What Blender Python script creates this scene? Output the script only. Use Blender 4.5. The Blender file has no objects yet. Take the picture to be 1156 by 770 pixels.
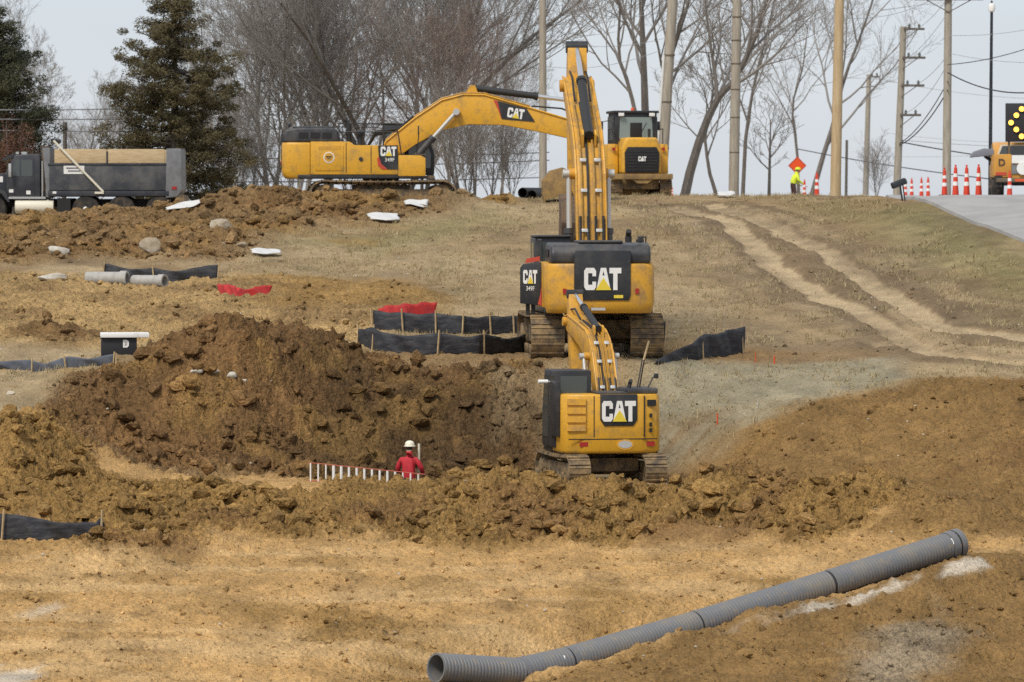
import bpy, bmesh, math, random
import numpy as np
from mathutils import Vector, Matrix
random.seed(7)
R = math.radians
sc = bpy.context.scene
COL = sc.collection
# ------------------------------------------------------------------ camera frame and pixel -> world helper
FPX = 5500.0                      # focal length in pixels of the 1156 px wide photograph (a long lens)
TH = math.atan(150 / FPX)         # camera looks 1.56 degrees down
CT, ST = math.cos(TH), math.sin(TH)
CZ = 12.0                         # camera height over datum
def P(px, py, d):
    x = (px - 578) / FPX; y = (385 - py) / FPX
    dy = CT + y * ST; t = d / dy
    return Vector((x * t, d, CZ + (-ST + y * CT) * t))
def mpp(d): return d / FPX        # metres per photo pixel at distance d

# ------------------------------------------------------------------ numpy noise
def _hash(ix, iy, seed):
    h = (ix.astype(np.int64) * 374761393 + iy.astype(np.int64) * 668265263 + seed * 974634777) & 0x7fffffff
    h = ((h ^ (h >> 13)) * 1274126177) & 0x7fffffff
    h = h ^ (h >> 16)
    return (h & 0xffff) / 65535.0
def vnoise(x, y, seed=0):
    ix = np.floor(x); iy = np.floor(y); fx = x - ix; fy = y - iy
    fx = fx * fx * (3 - 2 * fx); fy = fy * fy * (3 - 2 * fy)
    a = _hash(ix, iy, seed); b = _hash(ix + 1, iy, seed); c = _hash(ix, iy + 1, seed); d = _hash(ix + 1, iy + 1, seed)
    return (a * (1 - fx) + b * fx) * (1 - fy) + (c * (1 - fx) + d * fx) * fy
def fbm(x, y, octv=4, seed=0, gain=.5):
    s = 0; a = 1; n = 0
    for o in range(octv):
        s = s + a * (vnoise(x * 2 ** o + 17.3 * o, y * 2 ** o - 9.1 * o, seed + o) - .5); n += a; a *= gain
    return s / n * 2
def lumps(x, y, seed=0):
    """rounded irregular bumps, one per cell, of random height 0..1"""
    wx = x + .35 * fbm(x * 1.7, y * 1.7, 2, seed + 50); wy = y + .35 * fbm(x * 1.7 + 9, y * 1.7, 2, seed + 51)
    ix = np.floor(wx); iy = np.floor(wy); best = np.zeros_like(x)
    for i in (-1, 0, 1):
        for j in (-1, 0, 1):
            cx = ix + i; cy = iy + j
            px = cx + _hash(cx, cy, seed + 1); py = cy + _hash(cx, cy, seed + 2)
            rr = .45 + .5 * _hash(cx, cy, seed + 3); hh = .25 + .75 * _hash(cx, cy, seed + 4)
            q = 1 - ((wx - px) ** 2 + (wy - py) ** 2) / rr ** 2
            best = np.maximum(best, hh * np.sqrt(np.maximum(q, 0)))
    return best
def sstep(a, b, x):
    t = np.clip((x - a) / (b - a), 0, 1); return t * t * (3 - 2 * t)

# ------------------------------------------------------------------ base terrain: profiles up the slope
PROF = {
 -420: [(770,95),(690,103),(615,111),(570,114.5),(540,117.5),(480,120),(440,124),(415,128),(395,131),(360,139),(320,150),(300,154),(262,163),(244,168)],
 60:   [(770,95),(690,103),(615,111),(570,114.5),(540,117.5),(490,120),(440,124),(415,128),(395,131),(360,139),(320,150),(300,154),(262,163),(242,168)],
 180:  [(770,95.5),(690,103),(615,111),(560,116.5),(540,119),(534,121),(450,125.5),(402,130),(380,133.5),(360,139),(322,150),(300,154),(262,163),(240,169)],
 320:  [(770,96),(690,103),(615,111),(560,116.5),(543,119.3),(537,123.2),(432,126.4),(402,130),(375,134.5),(340,141),(318,148),(290,156),(256,165),(238,169.5)],
 450:  [(770,96.5),(690,103),(615,111),(560,116),(543,119.3),(537,123.6),(428,126.3),(405,129.2),(376,134),(350,139),(325,146),(290,156),(258,165),(240,170),(231,174)],
 600:  [(770,97),(690,103),(615,111),(560,115.5),(546,119.3),(538,123.2),(422,126.0),(405,128.5),(385,133),(350,140.5),(300,152.5),(260,164.5),(234,174.5),(229.5,178)],
 750:  [(770,97),(705,102),(640,108),(610,111.3),(556,116.3),(545,119.3),(524,122),(482,124.4),(446,126.6),(412,129.5),(390,133),(350,141),(300,152),(260,163),(234,173),(229.5,177)],
 900:  [(770,97),(700,102.5),(640,107.5),(590,112),(545,116.5),(500,120),(450,124.5),(412,129.5),(390,133),(350,140),(300,151),(260,161),(233,169.5),(223,174)],
 1050: [(770,97.5),(700,102.5),(640,106.8),(590,111),(545,115),(500,118.5),(450,122.5),(430,125),(400,129.5),(350,138),(300,148),(260,156),(232,161),(223,164)],
 1160: [(770,98),(700,103),(640,107),(590,111),(545,114.5),(500,118),(450,122),(430,125),(400,129),(350,136),(300,144),(264,150),(240,156),(224,163)],
 1560: [(770,98),(700,103),(640,107),(590,111),(545,114.5),(500,118),(450,122),(430,125),(400,129),(350,136),(305,144),(275,150),(246,156),(226,163)],
}
DG = np.arange(0, 1400, .25)
AG = np.arange(-1000, 2200, 10.0)
def _table():
    cols = []
    for px, rows in PROF.items():
        dd = [r[1] for r in rows]; zz = [P(px, *r).z for r in rows]
        left = px < 420
        d_top = dd[-1]
        top = zz[-1]
        pl = CZ - .7 if px < 300 else (CZ - .05 if px < 500 else CZ + .38)
        tail = [(d_top + 8, pl), (320, pl + (.2 if not left else 0)), (420, CZ - 5), (700, CZ - 16), (1400, CZ - 16)]
        head = [(0, zz[0] - 2.0), (60, zz[0] - 1.8), (84, zz[0] - 1.0)]
        D = [h[0] for h in head] + dd + [t[0] for t in tail]
        Z = [h[1] for h in head] + zz + [t[1] for t in tail]
        z = np.interp(DG, D, Z)
        k = np.exp(-.5 * (np.arange(-12, 13) * .25 / .8) ** 2); k /= k.sum()
        z = np.convolve(np.pad(z, 12, 'edge'), k, 'valid')
        cols.append(z)
    cols = np.array(cols); pxs = np.array(list(PROF))
    T = np.array([np.interp(AG, pxs, cols[:, j]) for j in range(cols.shape[1])]).T
    k = np.exp(-.5 * (np.arange(-9, 10) * 10 / 28.) ** 2); k /= k.sum()
    Tp = np.pad(T, ((9, 9), (0, 0)), 'edge')
    return sum(k[i] * Tp[i:i + T.shape[0]] for i in range(19))
TAB = _table()
def Hbase(X, Y):
    a = np.clip((X / np.maximum(Y, 20) * FPX + 578 - AG[0]) / 10, 0, len(AG) - 1.001)
    d = np.clip(Y / .25, 0, len(DG) - 1.001)
    i = a.astype(int); j = d.astype(int); fa = a - i; fd = d - j
    return (TAB[i, j] * (1 - fa) + TAB[i + 1, j] * fa) * (1 - fd) + (TAB[i, j + 1] * (1 - fa) + TAB[i + 1, j + 1] * fa) * fd

def seg_dist(X, Y, pts):
    best = np.full(X.shape, 1e9)
    for (x0, y0), (x1, y1) in zip(pts[:-1], pts[1:]):
        dx, dy = x1 - x0, y1 - y0
        t = np.clip(((X - x0) * dx + (Y - y0) * dy) / (dx * dx + dy * dy + 1e-9), 0, 1)
        best = np.minimum(best, np.hypot(X - x0 - t * dx, Y - y0 - t * dy))
    return best
def poly_sd(X, Y, pts):
    """signed distance to polygon, positive inside"""
    n = len(pts); inside = np.zeros(X.shape, bool)
    for k in range(n):
        x0, y0 = pts[k]; x1, y1 = pts[(k + 1) % n]
        c = ((y0 > Y) != (y1 > Y)) & (X < (x1 - x0) * (Y - y0) / (y1 - y0 + 1e-12) + x0)
        inside ^= c
    d = seg_dist(X, Y, list(pts) + [pts[0]])
    return np.where(inside, d, -d)
def px_xy(px, d): return ((px - 578) / FPX * d, d)

# flat pads under machines: (x, y, z, radius_in, radius_out)
PADS = []
def pad(px, py, d, rin, rout):
    p = P(px, py, d); PADS.append((p.x, p.y, p.z, rin, rout)); return p

def bump(X, Y, cx, cy, rx, ry, h, pw=1.0):
    r = np.sqrt(((X - cx) / rx) ** 2 + ((Y - cy) / ry) ** 2)
    return h * np.clip(1 - r, 0, 1) ** pw * (1 if pw != 1 else 1)
def softcone(X, Y, cx, cy, rx, ry, h):
    r = np.sqrt(((X - cx) / rx) ** 2 + ((Y - cy) / ry) ** 2 + .012)
    t = np.clip(1.06 - r, 0, 1)
    return h * t * (.75 + .25 * t)
# ------------------------------------------------------------------ ground: features, cover, mesh
def pl(*pts):  # photo pixel + distance -> plan coordinates
    return [px_xy(px, d) for px, d in pts]
PIT_Z = P(677, 548, 118.3).z
pad(677, 548, 118.3, 2.3, 4.2)
PADS[-1] = (px_xy(677, 119.8)[0], 119.8, PIT_Z, 2.0, 5.0)
BIG = P(665, 404, 128.4); PADS.append((px_xy(665, 131)[0], 131.0, BIG.z, 2.9, 4.6))
HILL_Z = P(430, 239, 177).z; PADS.append((px_xy(428, 177.5)[0], 177.5, HILL_Z, 3.2, 5.0))
RIDGE = pl((90, 113.6), (300, 114.2), (480, 115.2), (600, 114.9), (760, 114.4), (900, 113.4), (1055, 111.8))
SPIT = pl((85, 108.4), (150, 109.3), (230, 110.6))
TRENCH = pl((395, 120.9), (450, 121.0), (600, 121.0))
MOUND = pl((352, 173.2), (420, 173.6), (505, 174.0))
BANKTOP = pl((-300, 167), (60, 167), (200, 168.3), (310, 168.6))
PIPE_PTS = [(492, 754, 97.6), (585, 759.5, 98.9), (640, 747, 99.7), (785, 706, 102.0), (935, 659.5, 104.3), (1082, 613, 106.5)]
PIPE = [P(*p) for p in PIPE_PTS]
PIPE_R = .305
RUT1 = pl((752, 174), (822, 166), (850, 158), (868, 152), (918, 144.5), (985, 137), (1030, 132.5), (1062, 129.3), (1160, 127.6), (1400, 126))
RUT2 = pl((800, 173.5), (862, 165), (906, 157.5), (940, 152.5), (980, 146.5), (1018, 140), (1064, 134.7), (1160, 131.5), (1400, 129))
RUT4 = pl((715, 177), (765, 168), (812, 157), (838, 150.5), (880, 143), (940, 136.5), (1010, 132))
RUT5 = pl((835, 171.5), (890, 165), (950, 156.5), (1010, 148), (1080, 140), (1160, 136), (1300, 134))
RUT3 = pl((1020, 138), (1045, 134), (1075, 130.8), (1160, 129.2), (1400, 127.6))
ROADL = [(17.6, 128), (16.6, 140), (15.72, 150), (14.6, 158), (13.9, 163), (14.3, 180), (15.6, 210), (19.8, 300), (26, 420)]
def road_left(Y): return np.interp(Y, [p[1] for p in ROADL], [p[0] for p in ROADL])
ROADW = 8.5
C = dict(
 straw=(.325, .236, .128), straw2=(.39, .295, .170), olive=(.20, .185, .075), brush=(.195, .140, .084),
 tan=(.48, .296, .120), tan2=(.57, .385, .185), golden=(.275, .165, .056), dark3=(.092, .056, .026), loam=(.262, .175, .090), dark=(.160, .092, .039), dark2=(.205, .116, .047),
 field=(.245, .148, .056), pale=(.44, .33, .19), rut=(.47, .36, .215), grey=(.36, .32, .245), white=(.60, .54, .44), left=(.40, .268, .118), clay=(.230, .145, .066), greygrass=(.30, .262, .175))
def layers(X, Y):
    N = X.shape[0]
    w1 = fbm(X * .45, Y * .45, 4, 3); w2 = fbm(X * .45 + 40, Y * .45, 4, 4)
    wx = X + .9 * w1; wy = Y + 1.6 * w2
    col = np.empty((N, 3)); n0 = fbm(X * .22, Y * .16, 4, 11)
    s1, s2 = np.array(C['straw']), np.array(C['straw2'])
    t = sstep(-.35, .45, n0)[:, None]
    col[:] = s1 * (1 - t) + s2 * t
    amp = np.full(N, .035); fine = np.full(N, .012)
    def lay(key, m, a=None, f=None):
        nonlocal amp, fine
        mm = m[:, None]; col[:] = col * (1 - mm) + np.array(C[key]) * mm
        if a is not None: amp = amp * (1 - m) + a * m
        if f is not None: fine = fine * (1 - m) + f * m
    def area(key, pts, soft, a=None, f=None, k=1.0):
        lay(key, sstep(-soft, soft, poly_sd(wx, wy, pl(*pts))) * k, a, f)
    # hillside
    rs = ((Y > 128)).astype(float)
    lay('brush', sstep(-.08, .30, fbm(X * .33 + 5, Y * .13, 4, 21)) * rs * sstep(3, 10, X) * .9, .07)
    lay('dark2', sstep(.18, .5, fbm(X * .6 + 5, Y * .22, 4, 22)) * rs * sstep(5, 10, X) * .6, .09)
    lay('loam', sstep(-.12, .35, fbm(X * .2 + 15, Y * .14, 4, 24)) * rs * sstep(-2, 3, X) * .75, .06)
    lay('brush', sstep(.12, .5, fbm(X * .3 + 25, Y * .2, 4, 23)) * rs * .5)
    area('olive', [(930, 172), (960, 162), (1044, 165), (1120, 151), (1230, 140), (1200, 132), (1060, 148), (1000, 158)], 2.2, .03, None, .75)
    lay('olive', sstep(.2, .6, fbm(X * .5, Y * .25, 3, 33)) * rs * .12)
    area('olive', [(330, 160), (420, 162), (560, 172), (560, 168), (440, 156)], 1.2, None, None, .55)
    # left side
    area('left', [(-420, 130), (100, 131.5), (250, 133), (400, 131), (480, 137), (500, 142), (460, 146), (330, 149), (240, 151), (-420, 154)], 1.1, .12, .06)
    lay('clay', sstep(-.05, .4, fbm(X * .5, Y * .3, 4, 35)) * sstep(0, 2, -X) * sstep(130, 133, Y) * sstep(156, 152, Y) * .7)
    area('golden', [(300, 141), (470, 139), (500, 143), (440, 148), (300, 149)], 1.0, .10, .03, .8)
    area('clay', [(-420, 155), (245, 155.5), (300, 160), (420, 167), (525, 173), (570, 182), (-420, 182)], 1.0, .26, .06)
    lay('golden', sstep(.0, .45, fbm(X * .6, Y * .5, 4, 36)) * sstep(154, 157, Y) * sstep(180, 175, Y) * sstep(-2, -5, X) * .6)
    lay('dark2', sstep(.1, .45, fbm(X * .5 + 3, Y * .5, 4, 37)) * sstep(154, 157, Y) * sstep(180, 175, Y) * sstep(-3, -6, X) * .7)
    lay('golden', sstep(1.8, .6, np.hypot(X - px_xy(547, 176)[0], Y - 176)), .2)
    cx, cy = px_xy(45, 133.6); lay('dark', sstep(1.25, .7, np.hypot((wx - cx) / 1.25, (wy - cy) * 1.1)) * .8, .22, .05)
    # bench round the machines
    area('clay', [(330, 128.4), (600, 127.2), (860, 129.6), (900, 131.5), (760, 134.5), (590, 133), (400, 130.8)], .8, .07, .03, .85)
    area('greygrass', [(735, 121.2), (880, 123.6), (1015, 126), (1005, 129.2), (740, 129.2), (720, 125)], .7, .03, .015)
    area('straw2', [(-200, 121), (5, 121.3), (55, 124.5), (80, 128.8), (-200, 129)], .6, .03, .015)
    # foreground
    area('tan', [(-420, 20), (-420, 112.6), (60, 112.4), (300, 112.2), (1000, 112.0), (1560, 109), (1560, 20)], .35, .04, .032)
    lay('golden', sstep(-.05, .5, fbm(X * .5, Y * .35, 4, 41)) * (Y < 111) * .75, .06)
    lay('clay', sstep(.25, .6, fbm(X * .9, Y * .6, 4, 43)) * (Y < 110) * .55, .09)
    lay('tan2', sstep(.0, .5, fbm(X * .22 + 3, Y * .9, 4, 42)) * (Y < 111.5) * .7)
    area('golden', [(345, 100.5), (420, 99.6), (505, 101.4), (440, 103.2), (370, 103)], .5, .16, .06, .8)
    area('field', [(620, 92), (590, 97.8), (760, 101), (950, 104), (1090, 106.8), (1240, 108), (1560, 108), (1560, 92)], .4, .08, .035)
    # diggings
    area('golden', [(-420, 112.4), (0, 112.4), (60, 112.2), (98, 111.8), (112, 110.6), (310, 111.2), (420, 112.1), (520, 110.8), (600, 111.8), (700, 110.9), (800, 111.8), (900, 109.9), (980, 111.0), (1060, 110.4), (1090, 111.8), (1010, 114.2), (760, 116.8), (600, 119.4), (350, 120), (110, 120.6), (40, 120.4), (-420, 120)], .35, .24, .10)
    area('golden', [(80, 108.2), (150, 108.0), (240, 110.2), (300, 111.8), (90, 111.3)], .35, .24, .10)
    for (px_, d_, r_) in ((840, 115.6, 1.3), (985, 114.4, 1.0), (250, 112.4, 1.2), (150, 109.2, 1.3), (770, 111.0, 1.3), (450, 113.6, 1.2), (620, 113.2, 1.4)):
        cx, cy = px_xy(px_, d_); lay('dark2', sstep(1.3, .5, np.hypot(wx - cx, wy - cy) / r_) * .75)
    area('tan', [(85, 118.1), (130, 120.4), (350, 120.4), (340, 117.3), (200, 116.9)], .35, .04, .02)
    area('field', [(758, 117.2), (752, 120.4), (900, 124.2), (1040, 125.2), (1560, 125.3), (1560, 108.5), (1060, 109.8), (1010, 114)], .8, .09, .04)
    lay('golden', sstep(-.05, .5, fbm(X * .25 + Y * .3, Y * .9 - X * .5, 4, 45)) * sstep(2.5, 4, X) * sstep(109, 111, Y) * sstep(125.5, 124, Y) * .25)
    al_, ac_ = .62 * X + .78 * Y, -.78 * X + .62 * Y
    lay('dark2', sstep(.0, .45, fbm(al_ * .16, ac_ * 1.5, 4, 46)) * sstep(2.5, 4, X) * sstep(109, 111, Y) * sstep(125.5, 124, Y) * .6)
    area('dark', [(30, 121.6), (110, 124.5), (180, 128), (255, 129.8), (330, 129), (420, 128.6), (520, 127.9), (612, 127.6), (625, 120.8), (350, 120.3), (110, 120.5)], .5, .23, .10)
    lay('dark2', sstep(-.1, .3, fbm(X * .5 + 7, Y * .5, 4, 47)) * (np.abs(amp - .23) < .03) * sstep(119, 121, Y) * sstep(131, 129, Y) * .9)
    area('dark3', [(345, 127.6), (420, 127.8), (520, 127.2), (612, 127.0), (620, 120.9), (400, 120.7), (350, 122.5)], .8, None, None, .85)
    lay('golden', sstep(.12, .5, fbm(X * .8 + 7, Y * .8, 4, 48)) * sstep(120, 121, Y) * sstep(130, 128, Y) * sstep(1.2, 0, X) * .55)
    area('pale', [(560, 124.5), (600, 124.8), (610, 126.2), (560, 126.4)], .5, None, None, .35)
    # vehicle tracks
    rd = np.minimum(seg_dist(X + .25 * w1, Y + .5 * w2, RUT1), seg_dist(X + .25 * w1, Y + .5 * w2, RUT2))
    between = sstep(1.6, .9, rd)
    lay('brush', between * .8)
    lay('rut', sstep(.48, .32, rd + .12 * fbm(X * 1.5, Y * 1.2, 3, 59)) * .92, .015, .012)
    r4 = np.minimum(seg_dist(X + .4 * w1, Y + .5 * w2, RUT4), seg_dist(X + .4 * w1, Y + .5 * w2, RUT5))
    lay('brush', sstep(1.3, .7, r4) * .4); lay('pale', sstep(.5, .2, r4) * .5 * sstep(-.3, .2, fbm(X * .3, Y * .2, 3, 57)), .02)
    r3 = seg_dist(X + .3 * w1, Y + .5 * w2, RUT3)
    lay('pale', sstep(.5, .2, r3) * .6)
    lay('pale', sstep(.3, .12, np.abs(rd - 1.75)) * .35 * sstep(.0, .4, fbm(X * .4, Y * .2, 3, 55)))
    area('pale', [(1040, 128.6), (1400, 125.6), (1400, 128), (1050, 130.2)], .5, .02, .01, .5)
    # pale gravel beside the pipe, grey rubble right, pale patches at lower left
    pd = seg_dist(X - .45 + .2 * w1, Y + 1.1 + .4 * w2, [(p.x, p.y) for p in PIPE[3:]])
    lay('white', sstep(.34, .10, pd) * sstep(101.0, 102.6, Y) * .75 * sstep(-.4, .2, fbm(X * 2, Y * 2, 3, 61)), .05)
    area('grey', [(945, 95), (960, 98), (1000, 101.5), (1060, 102.8), (1110, 101.4), (1050, 97.5), (1010, 94)], .6, .16, .07, .5)
    area('white', [(-60, 96), (40, 96.4), (52, 95.3), (-60, 94)], .25, .01, .005, .8)  # sky reflection of a small puddle, painted pale into the soil colour
    area('white', [(10, 102), (60, 103.6), (75, 103.1), (30, 101.5)], .3, .01, .005, .45)
    # small scale colour change in the earth itself
    cn = fbm(X * 2.2, Y * 1.6, 4, 71)[:, None]; c2 = fbm(X * .8, Y * .6, 3, 73)[:, None]
    col[:] = col * (1 + .30 * cn + .20 * c2)
    grain = np.clip(.22 + fine * 10, .35, 1.15)
    return np.clip(col, .01, .8), amp, fine, rd, grain
def shape(X, Y):
    z = Hbase(X, Y)
    cx, cy = px_xy(252, 125.6); z = z + softcone(X, Y, cx, cy, 4.9, 5.2, 1.55); z = z + softcone(X, Y, cx, cy - .2, 2.0, 2.6, .75) + sstep(6, 3, np.hypot(X - cx, Y - cy)) * (.42 * fbm(X * .6, Y * .6, 4, 88, .6))
    cx, cy = px_xy(345, 127); z = z + softcone(X, Y, cx, cy, 2.4, 2.6, .35)
    cx, cy = px_xy(5, 117.6); z = z + softcone(X, Y, cx, cy, 2.2, 3.0, 1.25)
    d = seg_dist(X, Y, RIDGE); z = z + np.interp(X / Y * FPX + 578, [80, 310, 350, 485, 540, 600, 620, 735, 800, 900, 1050], [.16, .20, .0, .02, .30, .34, .20, .20, .50, .50, .40]) * np.exp(-(d / 1.15) ** 2) * np.maximum(.1, 1 + 1.2 * fbm(X * .42, Y * .42, 3, 81))
    d = seg_dist(X, Y, SPIT); z = z + .32 * np.exp(-(d / .8) ** 2)
    for (px_, d_, r_, h_) in ((690, 114.4, .8, .22), (640, 115.0, .8, .10), (840, 115.6, 1.5, .42), (985, 114.6, 1.1, .38), (560, 114.8, 1.2, .22), (250, 112.6, 1.2, .25), (770, 111.2, 1.2, .2)):
        cx, cy = px_xy(px_, d_); z = z + softcone(X, Y, cx, cy, r_, r_ * 1.1, h_)
    d = seg_dist(X, Y, TRENCH); z = z - 1.15 * sstep(1.15, .55, d)
    d = seg_dist(X, Y, MOUND); z = z + .50 * np.exp(-(d / 1.3) ** 2) * (1 + .35 * fbm(X * .7, Y * .7, 3, 82))
    d = seg_dist(X, Y, BANKTOP); z = z + np.interp(X / Y * FPX + 578, [150, 235], [-.20, .22]) * np.exp(-(d / 1.6) ** 2) * (1 + 1.1 * fbm(X * .45, Y * .45, 3, 83))
    cx, cy = px_xy(292, 170.5); z = z + softcone(X, Y, cx, cy, 2.3, 2.6, .75)
    cx, cy = px_xy(547, 177); z = z + softcone(X, Y, cx, cy, 1.5, 1.6, .65)
    cx, cy = px_xy(420, 143.5); z = z + softcone(X, Y, cx, cy, 2.2, 2.2, .35)
    cx, cy = px_xy(45, 134); z = z + softcone(X, Y, cx, cy, 1.5, 1.0, .38)
    z = z + .16 * fbm(X * .22, Y * .16, 3, 85) * sstep(128, 134, Y) * sstep(260, 200, Y)
    for (x, y, pz, r0, r1) in PADS:
        k = sstep(r1, r0, np.hypot(X - x, Y - y)); z = z * (1 - k) + pz * k
    # earth under the pipe follows it, heaped against its near side in the middle
    px_ = np.array([p.x for p in PIPE]); pz_ = np.array([p.z for p in PIPE]); py_ = np.array([p.y for p in PIPE])
    d = seg_dist(X, Y, [(p.x, p.y) for p in PIPE])
    tgt = np.interp(X, px_, pz_) - PIPE_R * 1.0
    k = sstep(2.4, .6, d); z = z * (1 - k) + tgt * k
    t = np.interp(X, px_, np.arange(len(px_)))
    near = np.interp(X, px_, py_) - Y
    z = z + sstep(.9, 1.3, t) * sstep(4.4, 3.3, t) * .24 * np.exp(-((near - .75) / .55) ** 2) * (1 + .8 * fbm(X * 1.2, Y * 1.2, 3, 87))
    # road bed
    xl = road_left(Y); onr = sstep(-1.2, -.1, X - xl) * sstep(ROADW + 1.2, ROADW + .1, X - xl) * sstep(125, 130, Y) * sstep(430, 400, Y)
    z = z - .10 * onr
    return z, onr
def H(X, Y, full=False):
    X = np.atleast_1d(np.asarray(X, float)); Y = np.atleast_1d(np.asarray(Y, float))
    z, onr = shape(X, Y); col, amp, fine, rd, grain = layers(X, Y)
    amp = amp * (1 - .97 * onr); fine = fine * (1 - .95 * onr)
    for (x, y, pz, r0, r1) in PADS:
        k = sstep(r1 * .9, r0 * .9, np.hypot(X - x, Y - y)); amp = amp * (1 - .65 * k)
    pa_ = X / np.maximum(Y, 20) * FPX + 578; kl = sstep(335, 350, pa_) * sstep(515, 492, pa_) * sstep(113, 114.5, Y) * sstep(120.3, 119.8, Y); amp = amp * (1 - .75 * kl)
    dp = seg_dist(X, Y, [(p.x, p.y) for p in PIPE]); kp = sstep(.9, .35, dp); amp = amp * (1 - .8 * kp)
    Yz = Y + 1.3 * (z - CZ)          # measured partly down the face, so steep banks are not combed
    big = .9 * lumps(X * .9, Yz * .9, 91) + .6 * lumps(X * 2.1, Yz * 2.1, 93) + .42 * lumps(X * 4.6, Yz * 4.6, 95)
    big = big + .6 * fbm(X * 1.1, Yz * 1.1, 4, 97) + .5 * fbm(X * 3.7, Yz * 3.7, 3, 98)
    z = z + amp * (big - .62) + fine * (1.7 * lumps(X * 8.0, Yz * 8.0, 99) + 1.6 * fbm(X * 7, Yz * 7, 2, 101) - .5)
    z = z - .09 * sstep(.54, .30, rd)
    z = z + sstep(112, 110.5, Y) * (Y > 90) * (1 - kp) * .055 * fbm(X * .09 + Y * .06, Y * 1.7, 3, 105)
    fur = sstep(2.5, 4.5, X) * sstep(110, 112, Y) * sstep(126, 124, Y)
    al_, ac_ = .62 * X + .78 * Y, -.78 * X + .62 * Y
    z = z + fur * .22 * (.4 - np.abs(fbm(al_ * .14, ac_ * 1.1, 3, 103)))
    return (z, col, onr, grain) if full else z
def gz(x, y): return float(H(x, y)[0])
_DM = np.arange(90, 330, .04)
def G(px, py, d0=92, d1=330):
    """where the photo ray meets the ground (nearest hit beyond d0)"""
    D = _DM[(_DM >= d0) & (_DM <= d1)]
    x = (px - 578) / FPX; y = (385 - py) / FPX; dy = CT + y * ST
    X = x / dy * D; zr = CZ + (-ST + y * CT) / dy * D
    z, _ = shape(X, D)
    hit = np.nonzero(z >= zr)[0]
    k = hit[0] if len(hit) else len(D) - 1
    return Vector((float(X[k]), float(D[k]), float(z[k])))

def build_ground():
    def axis(inner, segs):
        out = list(inner)
        return out
    # columns fan out with distance; dense where the ground is seen
    a = list(np.linspace(-.128, .128, 760))
    st = a[1] - a[0]; v = a[-1]; s = st; ext = []
    while v < 9: s *= 1.28; v += s; ext.append(v)
    A = np.array([-e for e in ext[::-1]] + a + ext)
    Yr = [-60, -20, 5, 25, 45, 60, 70, 78, 84, 88, 91, 93]
    y = 94.2
    while y < 320:
        Yr.append(y)
        y += .068 if y < 129 else (.095 if y < 150 else (.12 if y < 181 else (.3 if y < 200 else 1.2)))
    while y < 6000: Yr.append(y); y += max(2, (y - 318) * .12)
    Yr = np.array(Yr); nx, ny = len(A), len(Yr)
    YY = np.repeat(Yr, nx); AA = np.tile(A, ny); XX = AA * np.maximum(np.abs(YY), 70)
    XX = np.where(YY < 70, AA * 70, XX)
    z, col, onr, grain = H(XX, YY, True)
    co = np.stack([XX, YY, z], 1).astype(np.float32)
    i = np.arange((ny - 1) * (nx - 1)); r = i // (nx - 1); c = i % (nx - 1); b = r * nx + c
    q = np.stack([b, b + 1, b + nx + 1, b + nx], 1).astype(np.int32)
    me = bpy.data.meshes.new('ground')
    me.vertices.add(len(co)); me.vertices.foreach_set('co', co.ravel())
    me.loops.add(q.size); me.loops.foreach_set('vertex_index', q.ravel())
    me.polygons.add(len(q)); me.polygons.foreach_set('loop_start', np.arange(0, q.size, 4, dtype=np.int32))
    me.polygons.foreach_set('use_smooth', np.ones(len(q), bool))
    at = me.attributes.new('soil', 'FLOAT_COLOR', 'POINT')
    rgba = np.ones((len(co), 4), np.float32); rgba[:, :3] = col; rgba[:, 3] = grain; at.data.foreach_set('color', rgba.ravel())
    me.update(); me.validate()
    o = bpy.data.objects.new('ground', me); COL.objects.link(o); o['kind'] = 'structure'
    me.materials.append(mat_ground())
    return o
def build_road():
    Ys = np.concatenate([np.arange(128, 181, .7), np.arange(182, 420, 4)])
    xl = road_left(Ys); v = []; f = []; K = 9
    for y, x in zip(Ys, xl):
        for k in range(K):
            X = x + ROADW * k / (K - 1); z, _ = shape(np.array([X]), np.array([y]))
            v.append((X, y, float(z[0]) + .10 + .05 * (1 - abs(2 * k / (K - 1) - 1))))
    K += 2; v2 = []
    for r in range(len(Ys)):
        row = v[r * 9:(r + 1) * 9]; v2 += [(row[0][0] - .06, row[0][1], row[0][2] - .35)] + row + [(row[-1][0] + .06, row[-1][1], row[-1][2] - .35)]
    v = v2
    for r in range(len(Ys) - 1):
        for k in range(K - 1):
            b = r * K + k; f.append((b, b + 1, b + K + 1, b + K))
    me = bpy.data.meshes.new('road'); me.from_pydata(v, [], f); me.materials.append(M['road'])
    o = bpy.data.objects.new('road', me); COL.objects.link(o); o['kind'] = 'structure'
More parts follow.
